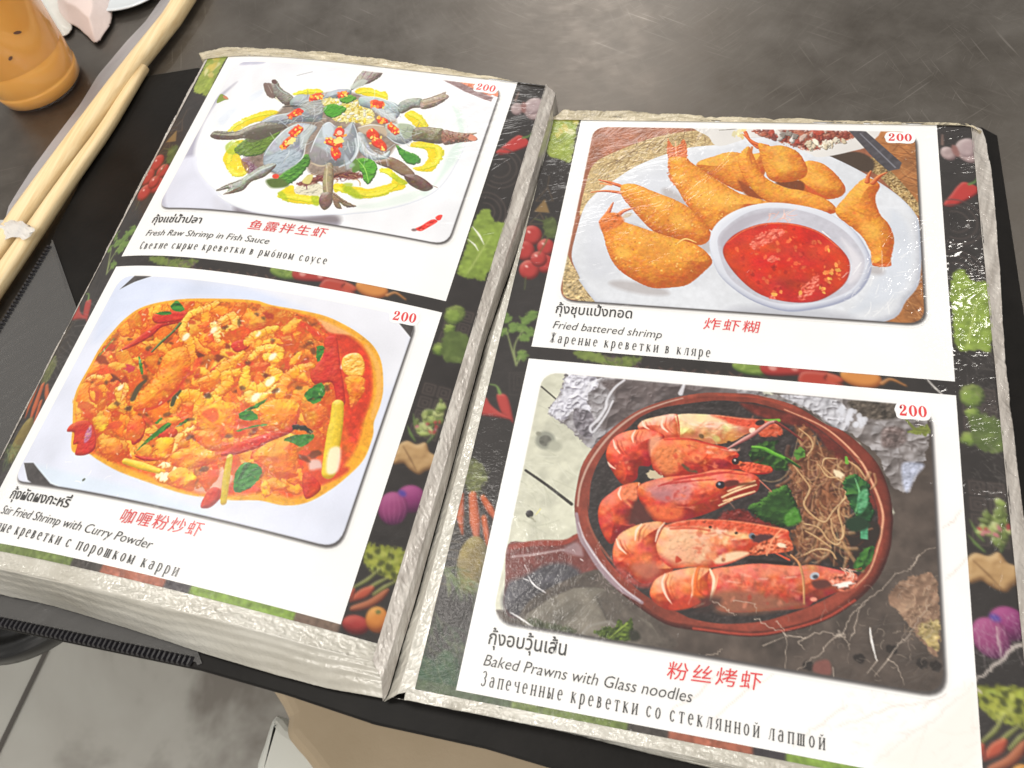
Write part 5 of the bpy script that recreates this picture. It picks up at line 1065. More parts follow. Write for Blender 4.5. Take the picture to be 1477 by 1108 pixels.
# scratched, worn stainless steel
mt = M('scratched_steel'); v = mt.coords()
big = mt.noise(v, 5, 5, .6); mid = mt.noise(v, 38, 6, .7); fine = mt.noise(mt.coords((6, 60, 6), (0, 0, .3)), 40, 3, .6)


def cut(f, th, k):                                     # thin marks where a stretched noise peaks
    return mt.math('MULTIPLY', mt.math('MAXIMUM', mt.math('SUBTRACT', f, th), 0.), k)


scr = None
for rot, sc, th in ((.5, 22, .66), (-.35, 30, .67), (1.15, 26, .67), (2.35, 24, .67), (.9, 60, .68), (1.9, 70, .68)):
    q = mt.math('MULTIPLY', cut(mt.noise(mt.coords((1., 22, 1), (0, 0, rot)), sc, 1, .5, .15), th, 9.), cut(mt.noise(mt.coords((1, 1, 1), (rot, 0, 0)), 9, 2, .5), .42, 6.))
    scr = q if scr is None else mt.math('ADD', scr, q)
# polishing arcs swept round one worn spot
ac = at(835, -60, 0); vm = mt.n('ShaderNodeVectorMath', operation='SUBTRACT'); tc = mt.n('ShaderNodeTexCoord'); mt.l(tc.outputs['Object'], vm.inputs[0]); vm.inputs[1].default_value = (ac[0], ac[1] - .4 * 0, 0)
sx = mt.n('ShaderNodeSeparateXYZ'); mt.l(vm.outputs[0], sx.inputs[0]); rr_ = mt.math('SQRT', mt.math('ADD', mt.math('POWER', sx.outputs[0], 2.), mt.math('POWER', sx.outputs[1], 2.))); an_ = mt.math('ARCTAN2', sx.outputs[1], sx.outputs[0])
cb = mt.n('ShaderNodeCombineXYZ'); mt.l(mt.math('MULTIPLY', rr_, 420.), cb.inputs[0]); mt.l(mt.math('MULTIPLY', an_, 5.), cb.inputs[1])
arcs = mt.noise(cb.outputs[0], 1., 3, .6); fall = mt.math('MAXIMUM', mt.math('SUBTRACT', 1., mt.math('MULTIPLY', rr_, 4.2)), 0.)
arcm = mt.math('MULTIPLY', cut(arcs, .52, 3.), fall)
marks = mt.math('MINIMUM', mt.math('ADD', mt.math('MULTIPLY', scr, .09), mt.math('MULTIPLY', arcm, .12)), 1.)
base = mt.ramp(mt.math('ADD', mt.math('MULTIPLY', big, .55), mt.math('MULTIPLY', mid, .45)), [(.33, (.096, .083, .070)), (.5, (.135, .121, .106)), (.68, (.188, .174, .157))])
mx = mt.n('ShaderNodeMixRGB'); mx.inputs[2].default_value = (.55, .51, .46, 1); mt.l(base, mx.inputs[1]); mt.l(marks, mx.inputs[0]); mt.l(mx.outputs[0], mt.b.inputs['Base Color'])
mt.set(Metallic=.85); mt.l(mt.ramp(mid, [(.3, g(.30)), (.7, g(.46))]), mt.b.inputs['Roughness'])
mt.bump(mt.math('ADD', mt.math('MULTIPLY', fine, .25), mt.math('MULTIPLY', marks, -.3)), .3, .0001); STEEL = mt.m

mb = M('bamboo'); v = mb.coords((170, 6, 170), (0, 0, 0)); mb.l(mb.ramp(mb.noise(v, 3, 4, .6), [(.3, (.70, .50, .25)), (.6, (.83, .66, .39)), (.8, (.86, .73, .49))]), mb.b.inputs['Base Color']); mb.set(Roughness=.45); mb.bump(mb.noise(v, 5, 3, .6), .2, .0005); WOOD = mb.m
mv = M('wrapper_film'); v = mv.coords((1, 5, 1), (0, 0, -.9)); mv.set(Base_Color=(.66, .63, .65), Roughness=.35, Alpha=.55, Coat_Weight=.5, Coat_Roughness=.1); mv.bump(mv.noise(v, 50, 4, .6), .5, .003); WRAP = mv.m
TISSUE = M('tissue'); TISSUE.bump(TISSUE.noise(TISSUE.coords(), 160, 4, .6), .3, .002); TISSUE.set(Base_Color=(.80, .68, .65), Roughness=.85); TISSUE = TISSUE.m
m_ = M('white_wrapper'); v = m_.coords(); m_.l(m_.ramp(m_.noise(v, 14, 2, .4), [(.50, (.74, .76, .72)), (.56, (.72, .74, .68)), (.60, (.50, .56, .12))]), m_.b.inputs['Base Color']); m_.set(Roughness=.45, Coat_Weight=.3); WWRAP = m_.m
m_ = M('milk_tea'); v = m_.coords(); m_.l(m_.ramp(m_.noise(v, 30, 3, .5), [(.3, (.90, .38, .045)), (.7, (.95, .45, .07))]), m_.b.inputs['Base Color']); m_.set(Roughness=.35, Coat_Weight=1., Coat_Roughness=.05, Subsurface_Weight=.1); TEA = m_.m
CLEAR = M('clear_plastic').set(Base_Color=(.9, .85, .8), Roughness=.12, Alpha=.05, Coat_Weight=1., Coat_Roughness=.06).m
DARK = M('dark_ice_gap').set(Base_Color=(.12, .045, .02), Roughness=.4).m
CHINA = M('white_glaze').set(Base_Color=(.72, .78, .82), Roughness=.15, Coat_Weight=.6, Coat_Roughness=.05).m
m_ = M('floor_tile'); v = m_.coords(); m_.l(m_.ramp(m_.noise(v, 3.2, 5, .6, .5), [(.34, (.22, .20, .175)), (.47, (.44, .425, .385)), (.7, (.52, .515, .47))]), m_.b.inputs['Base Color']); m_.set(Roughness=.35); TILE = m_.m
GROUT = M('grout').set(Base_Color=(.10, .09, .08), Roughness=.8).m
m_ = M('tan_vinyl'); v = m_.coords(); m_.l(m_.ramp(m_.noise(v, 9, 4, .6), [(.3, (.40, .31, .20)), (.7, (.47, .37, .25))]), m_.b.inputs['Base Color']); m_.set(Roughness=.5); m_.bump(m_.noise(v, 300, 3, .6), .15, .001); TAN = m_.m
BLACKP = M('black_plastic').set(Base_Color=(.012, .012, .012), Roughness=.25).m
PAPERW = M('white_paper').set(Base_Color=(.66, .67, .62), Roughness=.6).m

# ------------------------------------------------------------------ the setting: floor, table
FZ = -.75
prism('floor', [(-4, -4), (4, -4), (4, 4), (-4, 4)], FZ - .05, FZ, TILE)['kind'] = 'structure'
gl = [(at(70, 935, FZ), at(0, 1080, FZ))]
V, F = [], []
for p, q in gl:
    d = (q - p); d /= np.linalg.norm(d); s = np.array([-d[1], d[0], 0]) * .004
    for k in range(-3, 4):
        o = np.array([d[1], -d[0], 0]) * -.6 * k
        a, b = p + o - d * 4, p + o + d * 4
        i = len(V); V += [a - s, b - s, b + s, a + s]; F.append((i, i + 1, i + 2, i + 3))
    for k in range(-5, 5):
        o = d * (.6 * k + .25); e = np.array([-d[1], d[0], 0])
        a, b = p + o - e * 4, p + o + e * 4; t = d * .004
        i = len(V); V += [a - t, b - t, b + t, a + t]; F.append((i, i + 1, i + 2, i + 3))
V = np.array(V); V[:, 2] = FZ + .002
tag(mesh_obj('tile_joints', V, F, GROUT, smooth=False), kind='structure')

table = tag(empty('steel_table', (0, .4, 0)), 'dark scratched stainless steel table under the open menu', 'table')
prism('tabletop', [(-1.3, -.287), (1.3, -.287), (1.3, 1.5), (-1.3, 1.5)], -.035, 0, STEEL, table, bevel=.004)
for x in (-1.2, 1.2):
    for y in (-.2, 1.4):
        tube('leg', [(x, y, -.036), (x, y, FZ)], .02, STEEL, table)

# ------------------------------------------------------------------ the menu book
menu = tag(empty('menu_book', (0, -.15, 0)), 'open black menu folder of laminated seafood pages, worn at the edges', 'menu')
CT = .003
bl = [at(190, 112, CT), at(75, 345, CT), at(0, 490, CT), at(-150, 790, CT), at(-215, 905, CT)]
bl = [p[:2] for p in bl]
left_top = at(285, 97, CT)[:2]
cover_pts = [(-.312, .037), (-.309, .041), left_top, (-.020, .012), (.200, .0066), (.2065, .001), (.2085, -.10), (.2115, -.318), (.206, -.325), (.10, -.322), (.0136, -.3154), (-.0301, -.315), (-.0695, -.3110), (-.1079, -.3085), (-.2078, -.3078), (-.290, -.3075), (-.3020, -.300), (-.300, -.20), (-.2985, -.097)]
cover = prism('cover', cover_pts, .0006, CT, VINYL, menu, bevel=.0009, seg=2)
# clear pocket across the left board, welded along its near and left edges
film_px = [(75, 347), (103, 443), (160, 640), (230, 830), (270, 922), (286, 960)]
fp = [at(x, y, CT)[:2] for x, y in film_px]
edge_b = [(-.1079, -.3068), (-.2078, -.3062), (-.288, -.3058), (-.299, -.298), (-.298, -.20), (-.297, -.099)]
fo = prism('pocket', fp + [(x + (.001 if x < -.25 else 0), y + .001) for x, y in edge_b[::1]], CT + .0006, CT + .0009, FILM, cover)


def weld(p, q, n, w):
    V, F = [], []; p, q = np.array(p), np.array(q); d = (q - p) / n; L = np.linalg.norm(q - p); t = (q - p) / L; s = np.array([-t[1], t[0]])
    for i in range(n):
        c = p + d * (i + .5)
        ring = []
        for k, (a, b) in enumerate(((-.36, -.5), (.36, -.5), (.46, 0), (.36, .5), (-.36, .5), (-.46, 0))):
            x = c + d * a + s * w * b + d * .35 * b
            ring.append((x[0], x[1]))
        j = len(V)
        V += [(x, y, CT + .0008) for x, y in ring] + [(c[0] + (x - c[0]) * .45, c[1] + (y - c[1]) * .6, CT + .0022) for x, y in ring]
        F += [tuple(range(j + 6, j + 12))] + [(j + k, j + (k + 1) % 6, j + 6 + (k + 1) % 6, j + 6 + k) for k in range(6)]
    return V, F


V1, F1 = weld((-.298, -.3045), (-.112, -.3060), 78, .0042); V2, F2 = weld((-.2975, -.296), (-.2955, -.102), 80, .0036)
mesh_obj('welded_seam', V1 + V2, F1 + [tuple(i + len(V1) for i in f) for f in F2], mw, fo, smooth=False)


def printed(name, surf, u0, v0, u1, v1, per_mm, dz, cv, parent, keep=None, pts=None):
    nx, ny = int((u1 - u0) * 177 * per_mm) + 2, int((v1 - v0) * 177 * per_mm) + 2
    U, W = np.meshgrid(np.linspace(u0, u1, nx), np.linspace(v0, v1, ny)); U, W = U.ravel(), W.ravel()
    P = surf(U, W); P[:, 2] += dz
    col = lin(cv.sample(np.c_[U, W] * 177)) * .80 + .004
    kp = keep(U * 177, W * 177) if keep else None
    return np_mesh(name, P, grid_faces(nx, ny, kp), PRINT, parent, col)


def rounded(u0, v0, u1, v1, r, grow):
    x0, y0, x1, y1 = np.array([u0, v0, u1, v1]) * 177
    def k(x, y):
        cx, cy = (x0 + x1) / 2 + grow * .3, (y0 + y1) / 2 + grow * .3; hx, hy = (x1 - x0) / 2 + grow - r, (y1 - y0) / 2 + grow - r
        qx, qy = np.abs(x - cx) - hx, np.abs(y - cy) - hy
        return np.hypot(np.maximum(qx, 0), np.maximum(qy, 0)) + np.minimum(np.maximum(qx, qy), 0) < r
    return k


def glyphs(body, shear=0., offset=0., space=1.):      # text as flat polygons, in units of its own size
    cu = bpy.data.curves.new('lettering', 'FONT'); cu.body = body; cu.size = 1.; cu.offset = offset; cu.space_character = space; cu.resolution_u = 3; cu.fill_mode = 'FRONT'
    o = bpy.data.objects.new('lettering', cu); COL.objects.link(o)
    bpy.context.view_layer.update()
    ev = o.evaluated_get(bpy.context.evaluated_depsgraph_get()); me = ev.to_mesh()
    V = np.array([v.co[:2] for v in me.vertices]).reshape(-1, 2); F = [tuple(p.vertices) for p in me.polygons]
    ev.to_mesh_clear(); bpy.data.objects.remove(o); bpy.data.curves.remove(cu)
    if len(V):
        V[:, 0] -= V[:, 0].min(); V[:, 0] += shear * V[:, 1]
    return V, F


def place_text(name, VF, start, end, height, side, mat, parent, dz=.00046):
    """Flat lettering along a baseline (two traced points), fitted to its length; height in mm per em."""
    V, F = VF
    if not len(V):
        return None
    surf, inv = (surf_right, INVR) if side == 'R' else (surf_left, INVL)
    a, b = inv(np.array([start, end], float)) * 177
    ex = (b - a); L = np.linalg.norm(ex); ex /= L; ey = np.array([ex[1], -ex[0]])
    s = L / V[:, 0].max()
    mm = a + np.outer(V[:, 0] * s, ex) + np.outer(V[:, 1] * height, ey)
    P = surf(mm[:, 0] / 177, mm[:, 1] / 177); P[:, 2] += dz
    me = bpy.data.meshes.new(name); me.from_pydata(P.tolist(), [], F)
    o = mesh_link(name, me, mat, parent, False)
    return o


def price_glyphs():                                    # heavy contrasted figures: 200
    V, F = [], []

    def strip(outer, inner):
        n = len(outer); j = len(V); V.extend(outer); V.extend(inner)
        for k in range(n):
            F.append((j + k, j + (k + 1) % n, j + n + (k + 1) % n, j + n + k))
    for x0 in (.62, 1.24):
        t = np.linspace(0, 2 * np.pi, 29)[:-1]
        strip([(x0 + .27 + .27 * math.cos(a), .35 + .36 * math.sin(a)) for a in t], [(x0 + .27 + .095 * math.cos(a), .35 + .315 * math.sin(a)) for a in t])
    top = [(.03, .50), (.05, .60), (.12, .68), (.25, .715), (.38, .69), (.47, .60), (.48, .50), (.43, .39), (.33, .30), (.22, .21), (.14, .13)]
    bot = [(.19, .49), (.17, .58), (.18, .64), (.24, .675), (.29, .66), (.31, .60), (.31, .50), (.27, .40), (.19, .30), (.10, .20), (.02, .08)]
    j = len(V); V.extend(top); V.extend(bot); n = len(top)
    for k in range(n - 1):
        F.append((j + k, j + k + 1, j + n + k + 1, j + n + k))
    for poly in ([(.02, .0), (.46, .0), (.50, .24), (.46, .24), (.40, .15), (.14, .13), (.02, .08)], [(.19 + .08 * math.cos(a) - .07, .50 + .08 * math.sin(a)) for a in np.linspace(0, 2 * np.pi, 13)[:-1]]):
        j = len(V); V.extend(poly); F.append(tuple(range(j, j + len(poly))))
    return np.array(V), F


PRICE = price_glyphs()
# narrow seriffed Russian lettering, drawn stem by stem: each glyph is a list of strokes (x0,y0,x1,y1,weight); h = x-height
CY_ = {}


def cyr(ch):
    S, T = .085, .035; X = .46; up = ch.isupper(); h = .68 if up else X; c = ch.lower()
    L, R, Mx = .05, .30, .175
    st = lambda x, y0=0, y1=None: [(x, y0, x, h if y1 is None else y1, S), (x - .07, y0, x + .07, y0, T), (x - .07, h if y1 is None else y1, x + .07, h if y1 is None else y1, T)]
    arc = lambda cx, cy, rx, ry, a0, a1, w=(S, T): [(cx + rx * math.cos(t0), cy + ry * math.sin(t0), cx + rx * math.cos(t1), cy + ry * math.sin(t1), T + (S - T) * abs(math.cos((t0 + t1) / 2))) for t0, t1 in zip(np.linspace(a0, a1, 13)[:-1], np.linspace(a0, a1, 13)[1:])]
    P = math.pi; m = h / 2
    D = {
        'а': lambda: arc(.15, .14, .11, .14, .3 * P, 1.7 * P) + [(.27, 0, .27, .34, S)] + arc(.17, .34, .10, .12, 0, P * .9),
        'б': lambda: arc(Mx, .2, .13, .2, 0, 2 * P) + [(.06, .25, .09, .5, T), (.09, .5, .28, .66, T)],
        'в': lambda: st(L + .03) + arc(.12, h * .27, .15, h * .27, -P / 2, P / 2) + arc(.12, h * .77, .12, h * .23, -P / 2, P / 2),
        'д': lambda: st(.26, .05) + [(.10, .05, .16, h, T), (.02, .03, .34, .03, T), (.02, .03, .02, -.08, T), (.34, .03, .34, -.08, T)],
        'е': lambda: arc(Mx, m, .13, m, .05, 1.75 * P) + [(.05, m + .02, .30, m + .02, T)],
        'ж': lambda: st(.22) + [(.04, 0, .22, m, T), (.40, 0, .22, m, T), (.04, h, .22, m, T), (.40, h, .22, m, T)],
        'з': lambda: arc(.14, h * .27, .14, h * .27, -.85 * P, .5 * P) + arc(.14, h * .76, .12, h * .24, -.5 * P, .85 * P),
        'и': lambda: st(L + .02) + st(R + .02) + [(L + .02, .03, R + .02, h - .03, T)],
        'й': lambda: st(L + .02) + st(R + .02) + [(L + .02, .03, R + .02, h - .03, T)] + [(.10, h + .14, .17, h + .09, T), (.17, h + .09, .26, h + .14, T)],
        'к': lambda: st(L + .02) + [(L + .03, m, R, h, T), (.14, m + .02, R + .02, 0, S)],
        'л': lambda: st(R) + [(.02, 0, .08, .06, T), (.08, .06, .14, h, T), (.14, h, R, h, T)],
        'м': lambda: st(L) + st(.37) + [(L, h, .20, .04, S * .8), (.20, .04, .37, h, T)],
        'н': lambda: st(L + .02) + st(R + .02) + [(L, m, R, m, T)],
        'о': lambda: arc(Mx, m, .13, m, 0, 2 * P), 'п': lambda: st(L + .02) + st(R + .02) + [(L, h - .01, R, h - .01, T)],
        'р': lambda: [(.07, -.2, .07, h, S), (0, -.2, .14, -.2, T)] + arc(.17, m, .13, m, -P * .8, P * .8), 'с': lambda: arc(Mx, m, .13, m, .2 * P, 1.8 * P),
        'т': lambda: st(Mx) + [(.02, h, .33, h, T), (.02, h, .02, h - .1, T), (.33, h, .33, h - .1, T)],
        'у': lambda: [(.03, h, .17, .04, S), (.32, h, .17, .02, T), (.17, .02, .08, -.2, T), (0, h, .10, h, T), (.27, h, .37, h, T)],
        'ч': lambda: st(R) + [(L, h, L, m + .06, S), (L, m + .04, R, m, T)], 'ш': lambda: st(L) + st(.21) + st(.37) + [(L, 0, .37, 0, T)],
        'ы': lambda: st(L + .02) + arc(.10, m * .55, .12, m * .55, -P / 2, P / 2) + st(.36), 'ь': lambda: st(L + .02) + arc(.10, m * .55, .14, m * .55, -P / 2, P / 2),
        'я': lambda: st(R) + arc(.18, h * .72, .13, h * .28, P / 2, 1.5 * P) + [(.16, h * .45, .03, 0, S * .8)], 'ж_': None}
    f = D.get(c)
    return f() if f else []


def cyrillic(text):
    V, F = [], []; x = 0
    for ch in text:
        if ch == ' ':
            x += .36; continue
        for x0, y0, x1, y1, w in cyr(ch):
            d = math.hypot(x1 - x0, y1 - y0) + 1e-6; nx, ny = -(y1 - y0) / d * w / 2, (x1 - x0) / d * w / 2
            if abs(x1 - x0) < 1e-6:
                nx, ny = -w / 2, 0
            j = len(V); V += [(x + x0 + nx, y0 + ny), (x + x1 + nx, y1 + ny), (x + x1 - nx, y1 - ny), (x + x0 - nx, y0 - ny)]; F.append((j, j + 1, j + 2, j + 3))
        x += .40 + .18 + (.1 if ch.lower() in 'жшыфм' else 0)
    V = np.array(V); V[:, 0] -= V[:, 0].min()
    return V, F


def blob_plate(side, start, end, parent, h=6.9):       # the white halo printed round each price
    surf, inv = (surf_right, INVR) if side == 'R' else (surf_left, INVL)
    a, b = inv(np.array([start, end], float)) * 177; ex = (b - a) / np.linalg.norm(b - a); ey = np.array([ex[1], -ex[0]]); L = np.linalg.norm(b - a)
    pts = []
    for k in range(72):
        t = 2 * math.pi * k / 72; c, s = math.cos(t), math.sin(t); r = (abs(c)**5 + abs(s)**5)**(-1 / 5) * (1 + .035 * math.cos(6 * t + .4))
        pts.append(a + ex * (L / 2 + c * r * (L / 2 + 1.5)) + ey * (h * .34 + s * r * (h * .36 + 1.3)))
    pts = np.array(pts); P = surf(pts[:, 0] / 177, pts[:, 1] / 177); P[:, 2] += .00040
    return mesh_obj('price_label', P, [tuple(range(72))], WHITEINK, parent, smooth=False)


# ---- the two pages with their prints
PG = dict(u0=-.09, v0=-.004, u1=1.09, v1=1.704)
page_objs = {}
for side, surf, inv in (('L', surf_left, INVL), ('R', surf_right, INVR)):
    pcv = Canvas(inv, (-.1 * 177, -.012 * 177, 1.1 * 177, 1.715 * 177), 3., (48, 43, 42), 9 if side == 'L' else 11); art_page(pcv)
    pg = printed('page', surf, PG['u0'], PG['v0'], PG['u1'], PG['v1'], 1.7, 0, pcv, menu)
    page_objs[side] = pg
    ccv = Canvas(inv, (-2, -2, 179, 303), 2.5, (252, 252, 252), 13); art_card(ccv, side == 'R')
    for (v0, v1) in ((0., .8301), (.8668, 1.6862)):
        printed('dish_card', surf, 0, v0, 1, v1, 1.6, .00015, ccv, pg)
    for which, art, bgc in (('top', art_raw if side == 'L' else art_fried, (240, 242, 248)), ('low', art_curry if side == 'L' else art_prawns, (225, 228, 235))):
        if art is art_raw:
            which = 'raw'
        cv = canvas(inv, which, 5 + len(bpy.data.objects) % 7, bgc); art(cv)
        u0, v0, u1, v1 = FRAMES[which]; m = 2.4 / 177
        ph_ = printed('dish_photo', surf, u0 - m, v0 - m, u1 + m * 1.4, v1 + m * 1.4, 2.9, .0003, cv, pg, keep=rounded(u0, v0, u1, v1, 9, 2.0))
        ph_['label'] = {'art_raw': 'printed photo of grey raw shrimp fanned out on a white plate', 'art_curry': 'printed photo of orange stir fried curry shrimp', 'art_fried': 'printed photo of golden fried shrimp round a bowl of red sauce', 'art_prawns': 'printed photo of red baked prawns in a clay pan'}[art.__name__]

TXT = [
    ('L', 'กุ้งแช่น้ำปลา', (219, 322), (289, 323), 'J', 'Fresh Raw Shrimp in Fish Sauce', (210, 341), (387, 353), 'Свежие сырые креветки в рыбном соусе', (201, 360), (470, 382), '鱼露拌生虾', (357, 330), (470, 343), (686, 130), (713, 134)),
    ('L', 'กุ้งผัดผงกะหรี่', (14, 719), (98, 733), 'J', 'Stir Fried Shrimp with Curry Powder', (1, 741), (218, 793), 'Жареные креветки с порошком карри', (-29, 761), (255, 832), '咖喱粉炒虾', (172, 752), (290, 774), (566, 462), (599, 467)),
    ('R', 'กุ้งชุบแป้งทอด', (801, 452), (911, 460), 'J', 'Fried battered shrimp', (797, 474), (954, 489), 'Жареные креветки в кляре', (793, 494), (1024, 516), '炸虾糊', (1014, 474), (1096, 480), (1281, 204), (1315, 205)),
    ('R', 'กุ้งอบวุ้นเส้น', (704, 929), (816, 946), 'J', 'Baked Prawns with Glass noodles', (697, 960), (998, 1014), 'Запеченные креветки со стеклянной лапшой', (693, 989), (1190, 1082), '粉丝烤虾', (961, 977), (1100, 995), (1297, 600), (1337, 603)),
]
for side, th, t0, t1, _, en, e0, e1, ru, r0, r1, zh, z0, z1, p0, p1 in TXT:
    pg = page_objs[side]
    place_text('thai_title', glyphs(th, offset=.010), t0, t1, 7.4 if side == 'R' else 6.6, side, INK, pg)
    place_text('english_title', glyphs(en, shear=.2, offset=-.006), e0, e1, 6.0 if side == 'R' else 5.6, side, INK, pg)
    place_text('russian_title', cyrillic(ru), r0, r1, 7.6 if side == 'R' else 7.0, side, INK, pg)
    place_text('chinese_title', glyphs(zh, shear=.12, offset=.0, space=1.18), z0, z1, 6.8, side, REDINK, pg)
    pl = blob_plate(side, p0, p1, pg)
    place_text('price_figures', PRICE, p0, p1, 7.2, side, REDINK, pg)

# ---- the plastic sleeves round each page stack
rng = np.random.default_rng(4)
def wav(n, a, s=9):
    return np.interp(np.arange(n), np.linspace(0, n, n // s + 2), rng.normal(size=n // s + 2)) * a


def wob_(n):
    x = np.linspace(0, 1, n)
    return np.sin(x * 7.1 + 1) + .6 * np.sin(x * 17.3 + 2) + .35 * np.sin(x * 41. + .5)


def ruled(name, rows, mat, parent, n=600, amp=.0003, sub=20, layers=0, lamp_=0.0006, wave=.0028):
    """A crumpled sheet through the given point rows; 'layers' steps its last strip like the edges of stacked sheets."""
    R_ = [resample(r, n) for r in rows]; out = []; ww = []
    for i in range(len(R_) - 1):
        for k in range(sub + (1 if i == len(R_) - 2 else 0)):
            t = k / sub; p = R_[i] * (1 - t) + R_[i + 1] * t
            if layers and i == len(R_) - 2:
                ph = wob_(n) * 1.6
                s_ = np.sin(2 * math.pi * layers * t ** .8 + ph) + .6 * np.sin(2 * math.pi * layers * 2.3 * t + ph * 1.7 + 1.)
                p = p + np.c_[np.zeros(n), np.zeros(n), lamp_ * .6 * s_ * (1 - t) ** .3]
            out.append(p); ww.append(min(1., .12 + (i + t) * 2.) if i == 0 else (.55 if layers and i == len(R_) - 2 else 1.))
    L = np.linalg.norm(np.diff(R_[0], axis=0), axis=1).sum() / n; W = max(np.linalg.norm(R_[0][n // 2] - R_[-1][n // 2]) / len(out), 1e-5)
    r = np.random.default_rng(len(name) + n + len(out))
    a = noise2(int(len(out) * W / L) + 8, n, wave / L, r, 3); b = noise2(int(len(out) * W / L) + 8, n, wave * 5 / L, r, 2)
    rows_ = np.clip((np.arange(len(out)) * W / L).astype(int), 0, len(a) - 1)
    for k in range(len(out)):
        d = (-np.abs(a[rows_[k]]) * amp * 1.4 + b[rows_[k]] * amp * 1.3) * ww[k]
        out[k] = out[k] + np.c_[d * .25, d * .25, d]
    return sheet(name, out, mat, parent)


uu = np.linspace(-.105, 1.09, 140)
for side in 'LR':
    surf = surf_left if side == 'L' else surf_right
    st = mesh_obj('sleeve_stack', [surf(-.1, .0)[0] * [1, 1, 0] + [.01, 0, .0045], surf(1., .0)[0] * [1, 1, 0] + [0, 0, .0045], surf(1., 1.68)[0] * [1, 1, 0] + [0, 0, .0045], surf(-.1, 1.68)[0] * [1, 1, 0] + [.01, 0, .0045]], [(0, 1, 2, 3)], SLEEVE, menu)
    if side == 'L':
        bot = [at(x, y, .0065) for x, y in ((-70, 842), (0, 857), (75, 873), (180, 905), (300, 944), (400, 974), (470, 992), (556, 1008))]
        u2 = np.linspace(-.105, 1.112, 140); a, b = surf(u2, 1.700), surf(u2, 1.742)
        a[:, 2] -= .0003
        ruled('near_edge', [a, b, bot], SLEEVE, st, layers=4, lamp_=.0007)
        top = [at(x, y, z) for x, y, z in ((287, 79, .030), (320, 68, .032), (380, 69, .034), (450, 73, .034), (560, 86, .032), (640, 98, .029), (700, 109, .025), (760, 121, .019), (792, 127, .016))]
        a = surf(uu, 0.0); a[:, 2] += .0005; a2 = surf(uu, .012); a2[:, 2] += .0005 + np.abs(wav(140, .0003)) * 0
        back = np.array(resample(top, 140)) * 1.; back[:, 2] = .004; back[:, 1] -= .004
        ruled('far_edge', [surf(uu, .004) + [0, 0, .0006], resample(top, 140), back], CREAM, st)
        vv = np.linspace(-.01, 1.74, 120)
        gut = [at(x, y, .0065) for x, y in ((806, 158), (790, 225), (760, 320), (725, 420), (698, 500), (668, 612), (645, 700), (622, 783), (602, 857), (580, 930), (560, 1000), (552, 1012))]
        e0 = np.concatenate([surf(1.088, v) for v in vv]); e0[:, 2] += .0002
        mid_ = np.concatenate([surf(1.115, v) for v in vv]); mid_[:, 2] += .0006; GUT = resample(gut, 120)
        mid_ = resample(mid_, 120) * .55 + .45 * (GUT + [0, 0, .006])
        ruled('spine_edge', [e0, mid_, GUT], WELD, st)
        lf = np.concatenate([surf(-.088, v) for v in vv]); lf[:, 2] += .0002; lo = np.concatenate([surf(-.104, v) for v in vv]); lo[:, 2] -= .0005; dn = lo.copy(); dn[:, 2] = .004; dn[:, 0] += .012
        ruled('fore_edge', [lf, lo, dn], WELD, st, layers=3)
    else:
        bot = [at(x, y, .0045) for x, y in ((556, 1004), (640, 1018), (740, 1040), (840, 1062), (930, 1085), (1030, 1109), (1150, 1140), (1320, 1190), (1470, 1235))]
        a = surf(uu, 1.700); a[:, 2] += .0003; b = surf(uu, 1.724); b[:, 2] += .0008
        ruled('near_edge', [a, b, bot], SLEEVE, st, layers=4, lamp_=.0005)
        top = [at(x, y, .0100) for x, y in ((804, 168), (812, 158), (900, 160), (1000, 166), (1120, 171), (1250, 174), (1340, 176), (1395, 178), (1416, 190))]
        bk = np.array(top); bk[:, 2] = .0035; bk[:, 1] += .001
        ruled('far_edge', [surf(uu, .006) + [0, 0, .0007], resample(top, 140), bk], CREAM, st)
        vv = np.linspace(0, 1.70, 120)
        e1 = np.concatenate([surf(-.088, v) for v in vv]); e1[:, 2] += .0003
        md = e1 * .5 + GUT * .5; md[:, 2] = .0105
        ruled('spine_edge', [e1, md, GUT + [0, 0, -.0015]], SLEEVE, st)
        fe = [at(x, y, .0085) for x, y in ((1416, 186), (1424, 205), (1432, 270), (1438, 330), (1444, 420), (1452, 540), (1464, 640), (1477, 745), (1492, 850), (1520, 1050), (1540, 1200))]
        e2 = np.concatenate([surf(1.086, v) for v in vv]); e2[:, 2] += .0004; fb = np.array(resample(fe, 120)); fb[:, 2] = .0035
        ruled('fore_edge', [e2, resample(fe, 120), fb], WELD, st, layers=2, lamp_=.0004)

# ------------------------------------------------------------------ chopsticks in their torn wrapper
def stick(px, r, label):
    p = [at(x, y, z) for x, y, z in px]; n = 14; P = resample(p, n)
    o = tube('chopstick', P, np.linspace(r[0], r[1], n), WOOD, n=16, square=1.2, flat=.8)
    return tag(o, label, 'chopstick', 'pair of disposable bamboo chopsticks')


